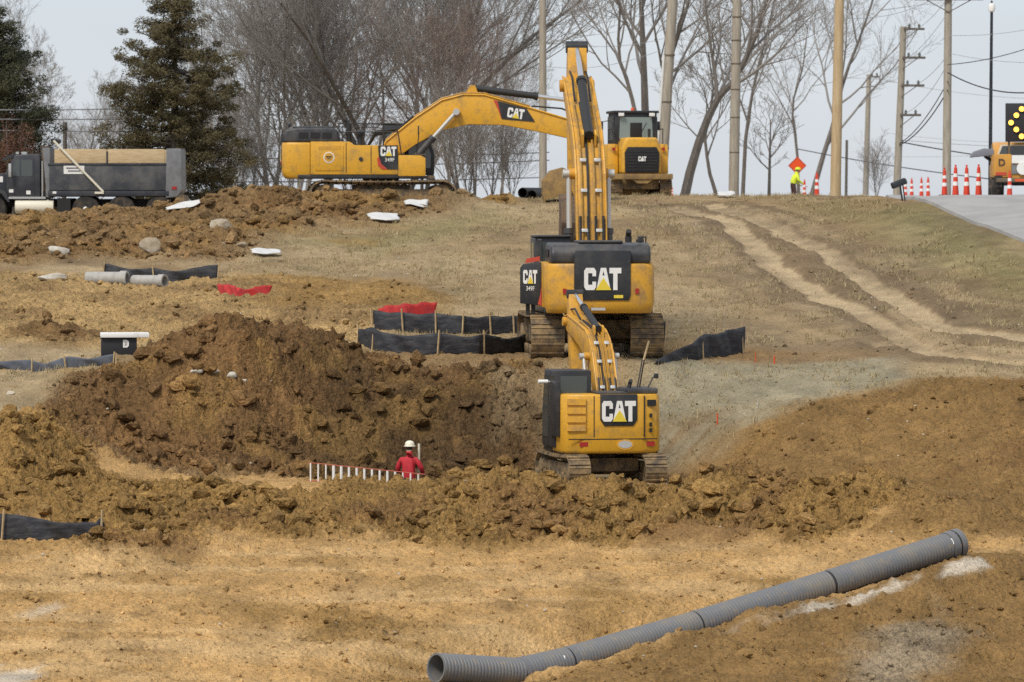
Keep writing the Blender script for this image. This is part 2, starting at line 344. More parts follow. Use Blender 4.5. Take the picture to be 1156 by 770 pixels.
# ------------------------------------------------------------------ materials
M = {}
def mat(name, c1, rough=.6, metal=0, c2=None, scale=3.0, lo=.4, hi=.62, bump=0, bscale=None, det=5, coord='Object', spec=.5, emit=None, estr=0, alpha=1, stretch=None, c3=None):
    m = bpy.data.materials.new(name); m.use_nodes = True; nt = m.node_tree; b = nt.nodes['Principled BSDF']
    b.inputs['Roughness'].default_value = rough; b.inputs['Metallic'].default_value = metal
    b.inputs['Specular IOR Level'].default_value = spec
    b.inputs['Base Color'].default_value = (*c1, 1)
    tc = nt.nodes.new('ShaderNodeTexCoord'); src = tc.outputs[coord]
    if stretch:
        mp = nt.nodes.new('ShaderNodeMapping'); mp.inputs['Scale'].default_value = stretch
        nt.links.new(src, mp.inputs['Vector']); src = mp.outputs[0]
    if c2 is not None:
        n = nt.nodes.new('ShaderNodeTexNoise'); n.inputs['Scale'].default_value = scale; n.inputs['Detail'].default_value = det
        n.inputs['Roughness'].default_value = .62
        nt.links.new(src, n.inputs['Vector'])
        r = nt.nodes.new('ShaderNodeValToRGB'); r.color_ramp.elements[0].position = lo; r.color_ramp.elements[1].position = hi
        r.color_ramp.elements[0].color = (*c1, 1); r.color_ramp.elements[1].color = (*c2, 1)
        nt.links.new(n.outputs['Fac'], r.inputs['Fac']); nt.links.new(r.outputs['Color'], b.inputs['Base Color'])
    if c3 is not None:      # small chips, scuffs and mud specks
        n3 = nt.nodes.new('ShaderNodeTexNoise'); n3.inputs['Scale'].default_value = scale * 4.5; n3.inputs['Detail'].default_value = 4; n3.inputs['Roughness'].default_value = .7
        nt.links.new(src, n3.inputs['Vector'])
        r3 = nt.nodes.new('ShaderNodeMapRange'); r3.inputs['From Min'].default_value = .57; r3.inputs['From Max'].default_value = .68; r3.inputs['To Max'].default_value = .5
        nt.links.new(n3.outputs['Fac'], r3.inputs['Value'])
        m3 = nt.nodes.new('ShaderNodeMix'); m3.data_type = 'RGBA'; nt.links.new(r3.outputs['Result'], m3.inputs['Factor'])
        nt.links.new(b.inputs['Base Color'].links[0].from_socket, m3.inputs['A']); m3.inputs['B'].default_value = (*c3, 1); nt.links.new(m3.outputs['Result'], b.inputs['Base Color'])
    if bump:
        n2 = nt.nodes.new('ShaderNodeTexNoise'); n2.inputs['Scale'].default_value = bscale or scale * 4; n2.inputs['Detail'].default_value = 4
        nt.links.new(src, n2.inputs['Vector'])
        bp = nt.nodes.new('ShaderNodeBump'); bp.inputs['Strength'].default_value = bump; bp.inputs['Distance'].default_value = .03
        nt.links.new(n2.outputs['Fac'], bp.inputs['Height']); nt.links.new(bp.outputs['Normal'], b.inputs['Normal'])
    if emit:
        b.inputs['Emission Color'].default_value = (*emit, 1); b.inputs['Emission Strength'].default_value = estr
    M[name] = m; return m
def mat_ground():
    m = bpy.data.materials.new('earth'); m.use_nodes = True; nt = m.node_tree; b = nt.nodes['Principled BSDF']
    L = nt.links.new
    b.inputs['Roughness'].default_value = .95; b.inputs['Specular IOR Level'].default_value = .15
    at = nt.nodes.new('ShaderNodeAttribute'); at.attribute_name = 'soil'
    tc = nt.nodes.new('ShaderNodeTexCoord')
    n1 = nt.nodes.new('ShaderNodeTexNoise'); n1.inputs['Scale'].default_value = 9; n1.inputs['Detail'].default_value = 6; n1.inputs['Roughness'].default_value = .7
    L(tc.outputs['Object'], n1.inputs['Vector'])
    mr = nt.nodes.new('ShaderNodeMapRange'); mr.inputs['From Min'].default_value = .3; mr.inputs['From Max'].default_value = .7
    mr.inputs['To Min'].default_value = .52; mr.inputs['To Max'].default_value = 1.42; L(n1.outputs['Fac'], mr.inputs['Value'])
    mx = nt.nodes.new('ShaderNodeMix'); mx.data_type = 'RGBA'; mx.blend_type = 'MULTIPLY'; mx.inputs['Factor'].default_value = 1
    L(at.outputs['Color'], mx.inputs['A']); L(mr.outputs['Result'], mx.inputs['B']); L(at.outputs['Alpha'], mx.inputs['Factor'])
    n4 = nt.nodes.new('ShaderNodeTexNoise'); n4.inputs['Scale'].default_value = 26; n4.inputs['Detail'].default_value = 3; n4.inputs['Roughness'].default_value = .7
    L(tc.outputs['Object'], n4.inputs['Vector'])
    mr4 = nt.nodes.new('ShaderNodeMapRange'); mr4.inputs['From Min'].default_value = .34; mr4.inputs['From Max'].default_value = .66
    mr4.inputs['To Min'].default_value = .60; mr4.inputs['To Max'].default_value = 1.36; L(n4.outputs['Fac'], mr4.inputs['Value'])
    mx4 = nt.nodes.new('ShaderNodeMix'); mx4.data_type = 'RGBA'; mx4.blend_type = 'MULTIPLY'; L(at.outputs['Alpha'], mx4.inputs['Factor'])
    L(mx.outputs['Result'], mx4.inputs['A']); L(mr4.outputs['Result'], mx4.inputs['B']); mx = mx4
    # scattered pale grit and straw flecks
    n2 = nt.nodes.new('ShaderNodeTexNoise'); n2.inputs['Scale'].default_value = 16; n2.inputs['Detail'].default_value = 3
    L(tc.outputs['Object'], n2.inputs['Vector'])
    mr2 = nt.nodes.new('ShaderNodeMapRange'); mr2.inputs['From Min'].default_value = .64; mr2.inputs['From Max'].default_value = .76; mr2.inputs['To Max'].default_value = .30
    L(n2.outputs['Fac'], mr2.inputs['Value'])
    mx2 = nt.nodes.new('ShaderNodeMix'); mx2.data_type = 'RGBA'; L(mr2.outputs['Result'], mx2.inputs['Factor'])
    L(mx.outputs['Result'], mx2.inputs['A']); mx2.inputs['B'].default_value = (.46, .36, .20, 1)
    L(mx2.outputs['Result'], b.inputs['Base Color'])
    bp = nt.nodes.new('ShaderNodeBump'); bp.inputs['Strength'].default_value = 1.0; bp.inputs['Distance'].default_value = .10
    n3 = nt.nodes.new('ShaderNodeTexNoise'); n3.inputs['Scale'].default_value = 13; n3.inputs['Detail'].default_value = 5
    L(tc.outputs['Object'], n3.inputs['Vector']); L(n3.outputs['Fac'], bp.inputs['Height']); L(bp.outputs['Normal'], b.inputs['Normal'])
    return m
mat('yellow', (.70, .37, .030), .42, c2=(.44, .26, .06), c3=(.22, .14, .06), scale=2.6, lo=.50, hi=.72, bump=.03, bscale=6)
mat('yellow_worn', (.67, .35, .033), .5, c2=(.40, .235, .075), c3=(.20, .13, .06), scale=3.0, lo=.45, hi=.68)
mat('black', (.020, .022, .026), .45, c2=(.055, .05, .045), scale=2.5, lo=.45, hi=.75)
mat('hood_black', (.030, .034, .042), .5, c2=(.095, .088, .08), c3=(.13, .10, .07), scale=2.0, lo=.4, hi=.72)
mat('grille', (.012, .012, .013), .7)
mat('steel', (.12, .10, .078), .62, .3, c2=(.20, .145, .085), scale=5, lo=.4, hi=.65, bump=.2)
mat('mud_steel', (.10, .078, .055), .8, c2=(.30, .205, .10), scale=4, lo=.38, hi=.6, bump=.4)
mat('bucket_steel', (.21, .135, .06), .8, c2=(.34, .215, .075), scale=3, bump=.3)
mat('bucket_dark', (.085, .06, .042), .75, c2=(.16, .10, .055), scale=4, bump=.3)
mat('chrome', (.75, .75, .74), .22, .9)
mat('rod_dull', (.55, .55, .53), .4, .4)
mat('hose', (.022, .022, .022), .55)
mat('pipe_line', (.46, .25, .04), .5, c2=(.28, .17, .05), scale=5)
mat('white_paint', (.80, .80, .77), .5, c2=(.66, .64, .58), scale=4, lo=.55, hi=.75)
mat('decal_yellow', (.75, .58, .05), .5)
mat('decal_red', (.50, .06, .03), .5)
mat('glass', (.05, .065, .075), .07, spec=.8)
mat('cab_glass', (.055, .07, .07), .1, spec=.8)
mat('pale_glass', (.20, .25, .24), .12, spec=.8)
mat('rubber', (.022, .021, .020), .85, c2=(.09, .07, .05), scale=5, lo=.45, hi=.7)
mat('red_lens', (.35, .02, .015), .35)
mat('truck_black', (.028, .031, .040), .38, c2=(.055, .055, .06), scale=1.5)
mat('truck_box', (.040, .044, .052), .5, c2=(.12, .118, .115), c3=(.15, .13, .10), scale=1.3, lo=.4, hi=.68)
mat('truck_grey', (.20, .21, .22), .5, c2=(.15, .15, .155), scale=2)
mat('alu', (.55, .55, .53), .35, .6)
mat('cream', (.72, .68, .55), .55)
mat('board', (.58, .45, .27), .8, c2=(.48, .35, .19), scale=3, stretch=(1, 1, 8))
mat('stake', (.52, .39, .22), .85, c2=(.40, .29, .15), scale=8)
mat('fabric', (.028, .031, .039), .7, c2=(.075, .074, .078), scale=3, lo=.42, hi=.7, spec=.35, bump=.5, bscale=7, stretch=(1, 1, 3))
mat('fabric_blue', (.085, .098, .125), .75, c2=(.13, .14, .165), scale=3, spec=.3)
mat('red_mesh', (.50, .028, .025), .7, c2=(.36, .022, .022), scale=6)
mat('hdpe', (.155, .161, .170), .55, c2=(.215, .195, .16), c3=(.30, .22, .12), scale=1.6, lo=.46, hi=.74, bump=.05)
mat('hdpe_in', (.10, .105, .11), .6)
mat('pipe_black', (.012, .012, .013), .6)
mat('concrete', (.42, .41, .385), .85, c2=(.33, .32, .29), scale=5, bump=.15)
mat('rock', (.40, .345, .26), .9, c2=(.29, .23, .155), scale=4, bump=.4)
mat('pale_rock', (.56, .53, .47), .9, c2=(.44, .40, .33), scale=5, bump=.3)
mat('sheet', (.60, .60, .585), .6)
mat('orange', (.70, .095, .025), .55)
mat('cone_red', (.66, .055, .022), .55)
mat('white_band', (.82, .82, .80), .45)
mat('sign_orange', (.80, .085, .012), .5)
mat('hivis', (.66, .78, .045), .7)
mat('red_jacket', (.52, .022, .035), .75, c2=(.40, .016, .026), scale=9, bump=.15)
mat('trousers', (.035, .045, .075), .85)
mat('dark_trousers', (.075, .035, .03), .85)
mat('skin', (.42, .24, .16), .6)
mat('hat', (.78, .74, .60), .4)
mat('ladder_rail', (.46, .11, .06), .6)
mat('pole_grey', (.40, .36, .29), .85, c2=(.30, .265, .21), scale=2.2, stretch=(6, 6, .6), bump=.2)
mat('pole_tan', (.52, .40, .235), .85, c2=(.43, .31, .17), scale=2.2, stretch=(6, 6, .6), bump=.2)
mat('pole_dark', (.12, .105, .09), .9)
mat('conduit', (.70, .70, .67), .5)
mat('lamp_black', (.02, .024, .03), .5)
mat('lamp_globe', (.85, .85, .82), .3)
mat('wire', (.045, .045, .05), .7)
mat('wire_light', (.38, .39, .40), .6)
mat('insulator', (.12, .125, .12), .5)
mat('bark', (.185, .165, .145), .95, c2=(.13, .115, .10), scale=3, stretch=(5, 5, 1))
mat('bark_light', (.27, .25, .225), .95, c2=(.19, .175, .155), scale=3, stretch=(5, 5, 1))
mat('twig', (.265, .246, .225), .95)
mat('twig_red', (.235, .185, .16), .95)
mat('cedar_leaf', (.075, .066, .028), .9, c2=(.135, .108, .050), scale=.55, lo=.35, hi=.65, det=3)
mat('cedar_leaf_dark', (.036, .046, .022), .9, c2=(.075, .07, .032), scale=.6, lo=.35, hi=.65, det=3)
mat('brown_leaf', (.16, .075, .045), .9, c2=(.10, .055, .035), scale=.8)
mat('road', (.36, .35, .335), .9, c2=(.29, .283, .272), scale=.5, bump=.1, bscale=20)
mat('orange_truck', (.62, .31, .045), .45, c2=(.52, .25, .045), scale=1.5)
mat('board_black', (.018, .018, .022), .6)
mat('amber_lamp', (.9, .5, .1), .4, emit=(1.0, .50, .06), estr=1.2)
mat('grey_lid', (.19, .20, .235), .5)
mat('straw_tuft', (.42, .34, .19), .95, c2=(.30, .24, .12), scale=1)
mat('white_stone', (.48, .42, .33), .9)
# ------------------------------------------------------------------ mesh builder
class MB:
    def __init__(s): s.v = []; s.f = []; s.m = []
    def add(s, vs, fs, mi=0):
        b = len(s.v); s.v += [tuple(v) for v in vs]; s.f += [tuple(i + b for i in f) for f in fs]; s.m += [mi] * len(fs); return s
    def box(s, c, d, mi=0, rot=None):
        hx, hy, hz = d[0] / 2, d[1] / 2, d[2] / 2
        vs = [Vector((x, y, z)) for x in (-hx, hx) for y in (-hy, hy) for z in (-hz, hz)]
        if rot is not None: vs = [rot @ v for v in vs]
        c = Vector(c); vs = [v + c for v in vs]
        return s.add(vs, [(0, 1, 3, 2), (4, 6, 7, 5), (0, 4, 5, 1), (2, 3, 7, 6), (0, 2, 6, 4), (1, 5, 7, 3)], mi)
    def bb(s, x0, x1, y0, y1, z0, z1, mi=0): return s.box(((x0 + x1) / 2, (y0 + y1) / 2, (z0 + z1) / 2), (x1 - x0, y1 - y0, z1 - z0), mi)
    def prism(s, poly, ax, a0, a1, mi=0):
        """poly is 2-D; ax 'x': (y,z), 'y': (x,z), 'z': (x,y)"""
        def mk(p, a): return {'x': (a, p[0], p[1]), 'y': (p[0], a, p[1]), 'z': (p[0], p[1], a)}[ax]
        n = len(poly); vs = [mk(p, a0) for p in poly] + [mk(p, a1) for p in poly]
        fs = [tuple(range(n - 1, -1, -1)), tuple(range(n, 2 * n))] + [(i, (i + 1) % n, n + (i + 1) % n, n + i) for i in range(n)]
        return s.add(vs, fs, mi)
    def tube(s, path, rad, n=8, cap=True, mi=0):
        path = [Vector(p) for p in path]
        if not hasattr(rad, '__len__'): rad = [rad] * len(path)
        b = len(s.v); up = None
        for i, p in enumerate(path):
            t = (path[min(i + 1, len(path) - 1)] - path[max(i - 1, 0)])
            t = t.normalized() if t.length > 1e-9 else Vector((0, 0, 1))
            if up is None:
                up = Vector((0, 0, 1)) if abs(t.z) < .9 else Vector((1, 0, 0))
            x = t.cross(up)
            if x.length < 1e-6: x = t.orthogonal()
            x.normalize(); y = x.cross(t); up = y
            for k in range(n):
                a = 2 * math.pi * k / n; q = p + (x * math.cos(a) + y * math.sin(a)) * rad[i]; s.v.append((q.x, q.y, q.z))
        for i in range(len(path) - 1):
            for k in range(n):
                s.f.append((b + i * n + k, b + i * n + (k + 1) % n, b + (i + 1) * n + (k + 1) % n, b + (i + 1) * n + k)); s.m.append(mi)
        if cap and n > 2:
            s.f.append(tuple(b + k for k in range(n - 1, -1, -1))); s.m.append(mi)
            e = b + (len(path) - 1) * n; s.f.append(tuple(e + k for k in range(n))); s.m.append(mi)
        return s
    def cyl(s, p0, p1, r, n=14, mi=0, r1=None): return s.tube([p0, p1], [r, r if r1 is None else r1], n, True, mi)
    def lathe(s, prof, n=16, c=(0, 0, 0), mi=0):
        b = len(s.v)
        for r, z in prof:
            for k in range(n):
                a = 2 * math.pi * k / n; s.v.append((c[0] + r * math.cos(a), c[1] + r * math.sin(a), c[2] + z))
        for i in range(len(prof) - 1):
            for k in range(n):
                s.f.append((b + i * n + k, b + i * n + (k + 1) % n, b + (i + 1) * n + (k + 1) % n, b + (i + 1) * n + k)); s.m.append(mi)
        s.f.append(tuple(b + k for k in range(n - 1, -1, -1))); s.m.append(mi)
        e = b + (len(prof) - 1) * n; s.f.append(tuple(e + k for k in range(n))); s.m.append(mi)
        return s
    def ell(s, c, r, n=10, m=6, mi=0, rot=None):
        vs = []; fs = []; c = Vector(c)
        for j in range(m + 1):
            ph = math.pi * j / m
            for k in range(n):
                a = 2 * math.pi * k / n; v = Vector((r[0] * math.sin(ph) * math.cos(a), r[1] * math.sin(ph) * math.sin(a), r[2] * math.cos(ph)))
                vs.append((rot @ v if rot is not None else v) + c)
        for j in range(m):
            for k in range(n): fs.append((j * n + k, (j + 1) * n + k, (j + 1) * n + (k + 1) % n, j * n + (k + 1) % n))
        return s.add(vs, fs, mi)
    def xf(s, mtx, start=0):
        for i in range(start, len(s.v)):
            q = mtx @ Vector(s.v[i]); s.v[i] = (q.x, q.y, q.z)
        return s
    def build(s, name, mats, parent=None, bevel=0, smooth=True, X=None, seg=2, ang=32):
        if X is not None: s.xf(X)
        me = bpy.data.meshes.new(name); me.from_pydata(s.v, [], s.f)
        if isinstance(mats, str): mats = [mats]
        for k in mats: me.materials.append(M[k])
        me.polygons.foreach_set('material_index', s.m)
        bm = bmesh.new(); bm.from_mesh(me)
        bmesh.ops.remove_doubles(bm, verts=bm.verts, dist=1e-5)
        bmesh.ops.recalc_face_normals(bm, faces=bm.faces)
        if bevel:
            es = [e for e in bm.edges if len(e.link_faces) == 2 and e.calc_face_angle(0) > R(ang)]
            bmesh.ops.bevel(bm, geom=es, offset=bevel, segments=seg, affect='EDGES', clamp_overlap=True, profile=.6)
        bm.to_mesh(me); bm.free()
        if smooth:
            me.polygons.foreach_set('use_smooth', [True] * len(me.polygons)); me.set_sharp_from_angle(angle=R(38))
        o = bpy.data.objects.new(name, me); COL.objects.link(o)
        if parent is not None: o.parent = parent
        return o
def tag(o, label=None, cat=None, group=None, kind=None):
    if label: o['label'] = label
    if cat: o['category'] = cat
    if group: o['group'] = group
    if kind: o['kind'] = kind
    return o
def thing(name, loc, rz=0, label=None, cat=None, group=None):
    o = bpy.data.objects.new(name, None); COL.objects.link(o); o.location = loc; o.rotation_euler = (0, 0, rz)
    o.empty_display_size = .2
    return tag(o, label, cat, group)
def kids(o): return [c for c in bpy.data.objects if c.parent is o]
def dup(o, loc=None, rz=None, label=None, scale=None, parent=None):
    c = o.copy(); COL.objects.link(c)
    if parent is not None: c.parent = parent
    for ch in kids(o): dup(ch, parent=c)
    if loc is not None: c.location = loc
    if rz is not None: c.rotation_euler = (0, 0, rz)
    if scale is not None: c.scale = scale if hasattr(scale, '__len__') else (scale,) * 3
    if label: c['label'] = label
    return c
# heavy block letters, unit height
LET = {
 'C': ([(.14, 0), (.70, 0), (.84, .14), (.84, .38), (.58, .38), (.58, .24), (.28, .24), (.28, .76), (.58, .76), (.58, .62), (.84, .62), (.84, .86), (.70, 1), (.14, 1), (0, .86), (0, .14)], .84),
 'A': ([(0, 0), (.31, 1), (.69, 1), (1, 0)], 1.0),
 'T': ([(.27, 0), (.57, 0), (.57, .75), (.84, .75), (.84, 1), (0, 1), (0, .75), (.27, .75)], .84),
 'D': ([(0, 0), (.55, 0), (.8, .22), (.8, .78), (.55, 1), (0, 1), (0, .8), (.42, .8), (.56, .68), (.56, .32), (.42, .2), (.24, .2), (.24, .8), (0, .8)], .8)}
def letters(parent, h, Xm, th=.012, white='white_paint', tri='decal_yellow', back='black', ax_=.64):
    """the maker's block lettering on plane (x right, z up, facing -y), centred; Xm places it"""
    w = h * (.84 + .98 + .84 - .02); x = -w / 2; mb = MB(); Xm = Xm @ Matrix.Diagonal((ax_, 1, 1, 1))
    for ch, adv in (('C', .86), ('A', .92), ('T', .84)):
        mb.prism([(x + p[0] * h, (p[1] - .5) * h) for p in LET[ch][0]], 'y', 0, -th)
        if ch == 'A': ax = x + .5 * h
        x += adv * h
    o = mb.build('lettering', white, parent, X=Xm, smooth=False)
    t = MB().prism([(ax - .56 * h, -.5 * h), (ax + .56 * h, -.5 * h), (ax, .06 * h)], 'y', -th - .002, -th - .010)
    t.build('triangle_mark', tri, parent, X=Xm, smooth=False)
    t = MB().prism([(ax - .07 * h, .16 * h), (ax + .07 * h, .16 * h), (ax, .36 * h)], 'y', -th - .001, -th - .004)
    t.build('letter_gap', back, parent, X=Xm, smooth=False)
    return o
def word(parent, txt, h, Xm, m='white_paint', name='lettering'):
    cu = bpy.data.curves.new('t', 'FONT'); cu.body = txt; cu.size = h * 1.38; cu.extrude = .004; cu.align_x = 'CENTER'; cu.offset = .012 * h
    to = bpy.data.objects.new('t', cu); COL.objects.link(to)
    dg = bpy.context.evaluated_depsgraph_get(); me = bpy.data.meshes.new_from_object(to.evaluated_get(dg))
    bpy.data.objects.remove(to); me.transform(Matrix.Translation((0, -h * .5, 0))); me.transform(Xm @ Matrix.Rotation(R(90), 4, 'X'))
    me.name = name; me.materials.clear(); me.materials.append(M[m])
    o = bpy.data.objects.new(name, me); COL.objects.link(o); o.parent = parent; return o
def TR(x, y, z, rz=0): return Matrix.Translation((x, y, z)) @ Matrix.Rotation(rz, 4, 'Z')
# ------------------------------------------------------------------ excavators (local: +y forward, +x right, origin on the ground under the swing centre)
def track(root, xc, w, L, Hh, n, yaw, side, steel='mud_steel', rollers=6):
    r = Hh / 2; st = L - Hh; per = 2 * st + 2 * math.pi * r; X = Matrix.Rotation(yaw, 4, 'Z')
    mb = MB(); pitch = per / n
    for i in range(n):
        s = i * pitch
        if s < st: c = (-st / 2 + s, Hh); nrm = (0, 1)
        elif s < st + math.pi * r: a = (s - st) / r; c = (st / 2 + r * math.sin(a), r + r * math.cos(a)); nrm = (math.sin(a), math.cos(a))
        elif s < 2 * st + math.pi * r: c = (st / 2 - (s - st - math.pi * r), 0); nrm = (0, -1)
        else: a = (s - 2 * st - math.pi * r) / r; c = (-st / 2 - r * math.sin(a), r - r * math.cos(a)); nrm = (-math.sin(a), -math.cos(a))
        ang = math.atan2(nrm[0], nrm[1]); rot = Matrix.Rotation(-ang, 3, 'X')
        sag = -.03 * math.sin(math.pi * s / st) if s < st else 0
        mb.box((xc, c[0] - nrm[0] * .025, c[1] - nrm[1] * .025 + sag), (w, pitch * .93, .05), 0, rot)
        mb.box((xc, c[0] + nrm[0] * .012, c[1] + nrm[1] * .012 + sag), (w * .98, .035, .045), 0, rot)
        mb.box((xc, c[0] - nrm[0] * .085, c[1] - nrm[1] * .085 + sag), (w * .28, pitch * .8, .09), 0, rot)
    t = mb.build('track', steel, root, X=X, smooth=False)
    fr = MB().bb(xc - w * .22, xc + w * .22, -st / 2 + .1, st / 2 - .1, Hh * .32, Hh * .72); fr.build('track_frame', 'mud_steel', t, bevel=.03, X=X)
    for nm, y in (('sprocket', -st / 2), ('idler', st / 2)):
        q = MB(); q.cyl((xc - w * .3, y, r), (xc + w * .3, y, r), r * .74, 20); q.cyl((xc + side * w * .3, y, r), (xc + side * w * .42, y, r), r * .45, 16)
        for k in range(8):
            a = k * math.pi / 4; q.box((xc + side * w * .31, y + r * .58 * math.sin(a), r + r * .58 * math.cos(a)), (.05, .07, .07))
        q.build(nm, 'mud_steel', t, bevel=.012, X=X)
    for k in range(rollers):
        y = -st / 2 + r * .7 + k * (st - 1.4 * r) / (rollers - 1)
        MB().cyl((xc - w * .3, y, .2), (xc + w * .36, y, .2) if side > 0 else (xc - w * .36, y, .2), .13, 12).build('roller', 'mud_steel', t, X=X)
    return t
def undercarriage(root, L, Hh, wtot, shoe, n, yaw=0, rollers=6):
    g = wtot / 2 - shoe / 2
    for s in (-1, 1): track(root, s * g, shoe, L, Hh, n, yaw, s, rollers=rollers)
    m = MB().bb(-g + shoe * .3, g - shoe * .3, -.85 * L / 4.5, .85 * L / 4.5, Hh * .42, Hh * .86)
    m.bb(-g, g, -.28, .28, Hh * .3, Hh * .6); m.cyl((0, 0, Hh * .8), (0, 0, Hh * 1.12), .62 * L / 5, 24)
    m.build('undercarriage_frame', 'mud_steel', root, bevel=.03, X=Matrix.Rotation(yaw, 4, 'Z'))
def rot2(p, b): return (p[0] * math.cos(b) - p[1] * math.sin(b), p[0] * math.sin(b) + p[1] * math.cos(b))
BOOM_TOP = [(-.28, .05), (-.12, .40), (.96, 1.25), (1.93, 1.88), (2.73, 2.08), (3.47, 2.06), (5.14, 1.57), (6.75, 1.08), (7.12, .86)]
BOOM_BOT = [(7.12, .52), (6.8, .40), (5.5, .70), (4.2, .96), (2.9, 1.0), (1.93, .80), (.96, .28), (.10, -.32), (-.25, -.22)]
def arm_set(root, foot, beta, sc_, stick_ang, stick_len, bucket_ang, xw, bw, xo=0, buck='bucket_steel', logo=False, hoses=3, curl=1, worn='yellow', bsc=1.0):
    """boom, stick, rams and bucket in the y-z plane at x = xo; foot = (y, z); angles in degrees"""
    b = R(beta); fy, fz = foot
    def W(p): q = rot2((p[0] * sc_, p[1] * sc_), b); return (fy + q[0], fz + q[1])
    def W3(p, x): q = W(p); return (xo + x, q[0], q[1])
    hw = xw / 2
    m = MB(); m.prism([W(p) for p in BOOM_TOP + BOOM_BOT], 'x', xo - hw * .86, xo + hw * .86)
    bo = m.build('boom', worn, root, bevel=.03 * sc_)
    e = MB()
    for s in (-1, 1):     # thicker cheek plates with a raised rim
        for P0, P1 in list(zip(BOOM_TOP[:-1], BOOM_TOP[1:])):
            e.tube([W3(P0, s * hw * .9), W3(P1, s * hw * .9)], .035 * sc_, 5)
        e.cyl(W3((0, 0), s * hw * .8), W3((0, 0), s * (hw + .06)), .2 * sc_, 16); e.cyl(W3((6.9, .72), s * hw * .8), W3((6.9, .72), s * (hw + .05)), .17 * sc_, 16)
        e.cyl(W3((2.45, 1.45), s * hw * .8), W3((2.45, 1.45), s * (hw + .10)), .15 * sc_, 16)
    e.build('boom_rim', worn, bo)
    for k in range(hoses):
        x = (-hw * .6 + k * hw * 1.2 / max(1, hoses - 1)); up = .07
        pth = [W3((p[0], p[1] + up), x) for p in BOOM_TOP[1:-2]]
        MB().tube(pth, .028 * sc_ + .006, 6).build('oil_pipe', 'hose' if k == 1 else 'pipe_line', bo)
    for p in ((.6, .97), (1.5, 1.6), (2.3, 1.98)):
        for s in (-1, 1): q = W3((p[0], p[1] + .1), s * hw * .45); MB().box(q, (hw * .4, .09, .06), 0, Matrix.Rotation(b + .6, 3, 'X')).build('pipe_clamp', 'rod_dull', bo, bevel=.01)
    for k in range(4):   # hose loop from the deck up onto the boom
        x = (-.36 + .24 * k) * xw
        MB().tube([(xo + x, fy - .75 * sc_, fz - .45 * sc_), (xo + x, fy - .85 * sc_, fz + .1 * sc_), (xo + x, fy - .5 * sc_, fz + .62 * sc_ + .05 * k), W3((.35, .85), x), W3((.9, 1.32), x)], .034 * sc_ + .004, 6).build('hose', 'hose', bo)
    # stick
    piv = W((6.9, .72)); sa = R(stick_ang)      # stick direction measured from straight down, + = away
    dv = (math.sin(sa), -math.cos(sa)); pv = (dv[1] * -1, dv[0])       # pv = outward (front) normal
    def S(u, v): return (piv[0] + dv[0] * u * 1 + pv[0] * v, piv[1] + dv[1] * u + pv[1] * v)
    L = stick_len; k = sc_
    prof = [S(-1.18 * k, -.14 * k), S(-1.02 * k, .14 * k), (S(-.2 * k, .42 * k)), S(.5 * k, .36 * k), S(L, .17 * k), S(L + .12 * k, 0), S(L, -.17 * k), S(.5 * k, -.30 * k), S(.05 * k, -.34 * k)]
    m = MB().prism(prof, 'x', xo - hw * .62, xo + hw * .62); stv = m.build('stick', worn, root, bevel=.025 * k)
    m = MB().cyl((xo - hw * .7, *S(-1.08 * k, 0)), (xo + hw * .7, *S(-1.08 * k, 0)), .17 * k, 14); m.build('ear_pin', 'black', stv)
    for x in (-.25, .25): MB().tube([W3((5.2, 1.65), x * xw), W3((6.3, 1.55), x * xw), (xo + x * xw, *S(-.5 * k, .15 * k)), (xo + x * xw, *S(.6 * k, .42 * k))], .03, 6).build('hose', 'hose', stv)
    def ram(p0, p1, r, name, x, frac=.58, rodm='chrome'):
        a = Vector((x, *p0)); c = Vector((x, *p1)); mid = a.lerp(c, frac)
        o = MB().cyl(a, mid, r, 14).cyl(mid - (c - a).normalized() * .14 * k, mid, r * 1.2, 14).build(name, 'hose' if name != 'boom_ram' else 'hood_black', root)
        o2 = MB().cyl(mid, c, r * .6, 12); o2.cyl(c - Vector((r * 1.4, 0, 0)), c + Vector((r * 1.4, 0, 0)), r * 1.0, 12); o2.build('rod', rodm, o)
    ram(W((3.05, 2.32)), S(-1.08 * k, 0), .125 * k, 'stick_ram', xo, .62)
    m = MB()
    for s in (-1, 1): m.prism([W((2.75, 2.0)), W((3.3, 2.0)), W((3.15, 2.42)), W((2.95, 2.42))], 'x', xo + s * .17 * k - .025, xo + s * .17 * k + .025)
    m.build('ram_bracket', worn, bo)
    for s in (-1, 1): ram((fy + .62 * k, fz - .55 * k), W((2.45, 1.45)), .12 * k, 'boom_ram', xo + s * (hw + .10), .55, 'rod_dull')
    # bucket and its linkage
    tip = S(L, 0); ba = R(bucket_ang); q = bw
    def B(u, v): return (tip[0] + (u * math.cos(ba) - v * math.sin(ba)) * k * bsc, tip[1] + (u * math.sin(ba) + v * math.cos(ba)) * k * bsc)
    prof = [(.05, .16), (-.55, .20), (-1.05, -.10), (-1.32, -.60), (-1.25, -1.15), (-.85, -1.55), (-.25, -1.62), (.02, -1.58), (-.06, -.6), (.12, 0)]
    inner = [(-.05, -.02), (-.5, .05), (-.95, -.2), (-1.18, -.62), (-1.1, -1.08), (-.78, -1.42), (-.25, -1.5)]
    m = MB()
    for s in (-1, 1): m.prism([B(*p) for p in prof], 'x', xo + s * q / 2 - .04, xo + s * q / 2 + .04)
    shell = [B(*p) for p in prof[:8]] + [B(*p) for p in reversed(inner)]
    m.prism(shell, 'x', xo - q / 2 + .03, xo + q / 2 - .03)
    for t in range(5):
        x = xo - q / 2 + .1 + t * (q - .2) / 4
        m.prism([B(-.35, -1.50), B(-.35, -1.64), B(.22, -1.60), B(.22, -1.55)], 'x', x - .06, x + .06)
    m.build('bucket', buck, root, bevel=.015)
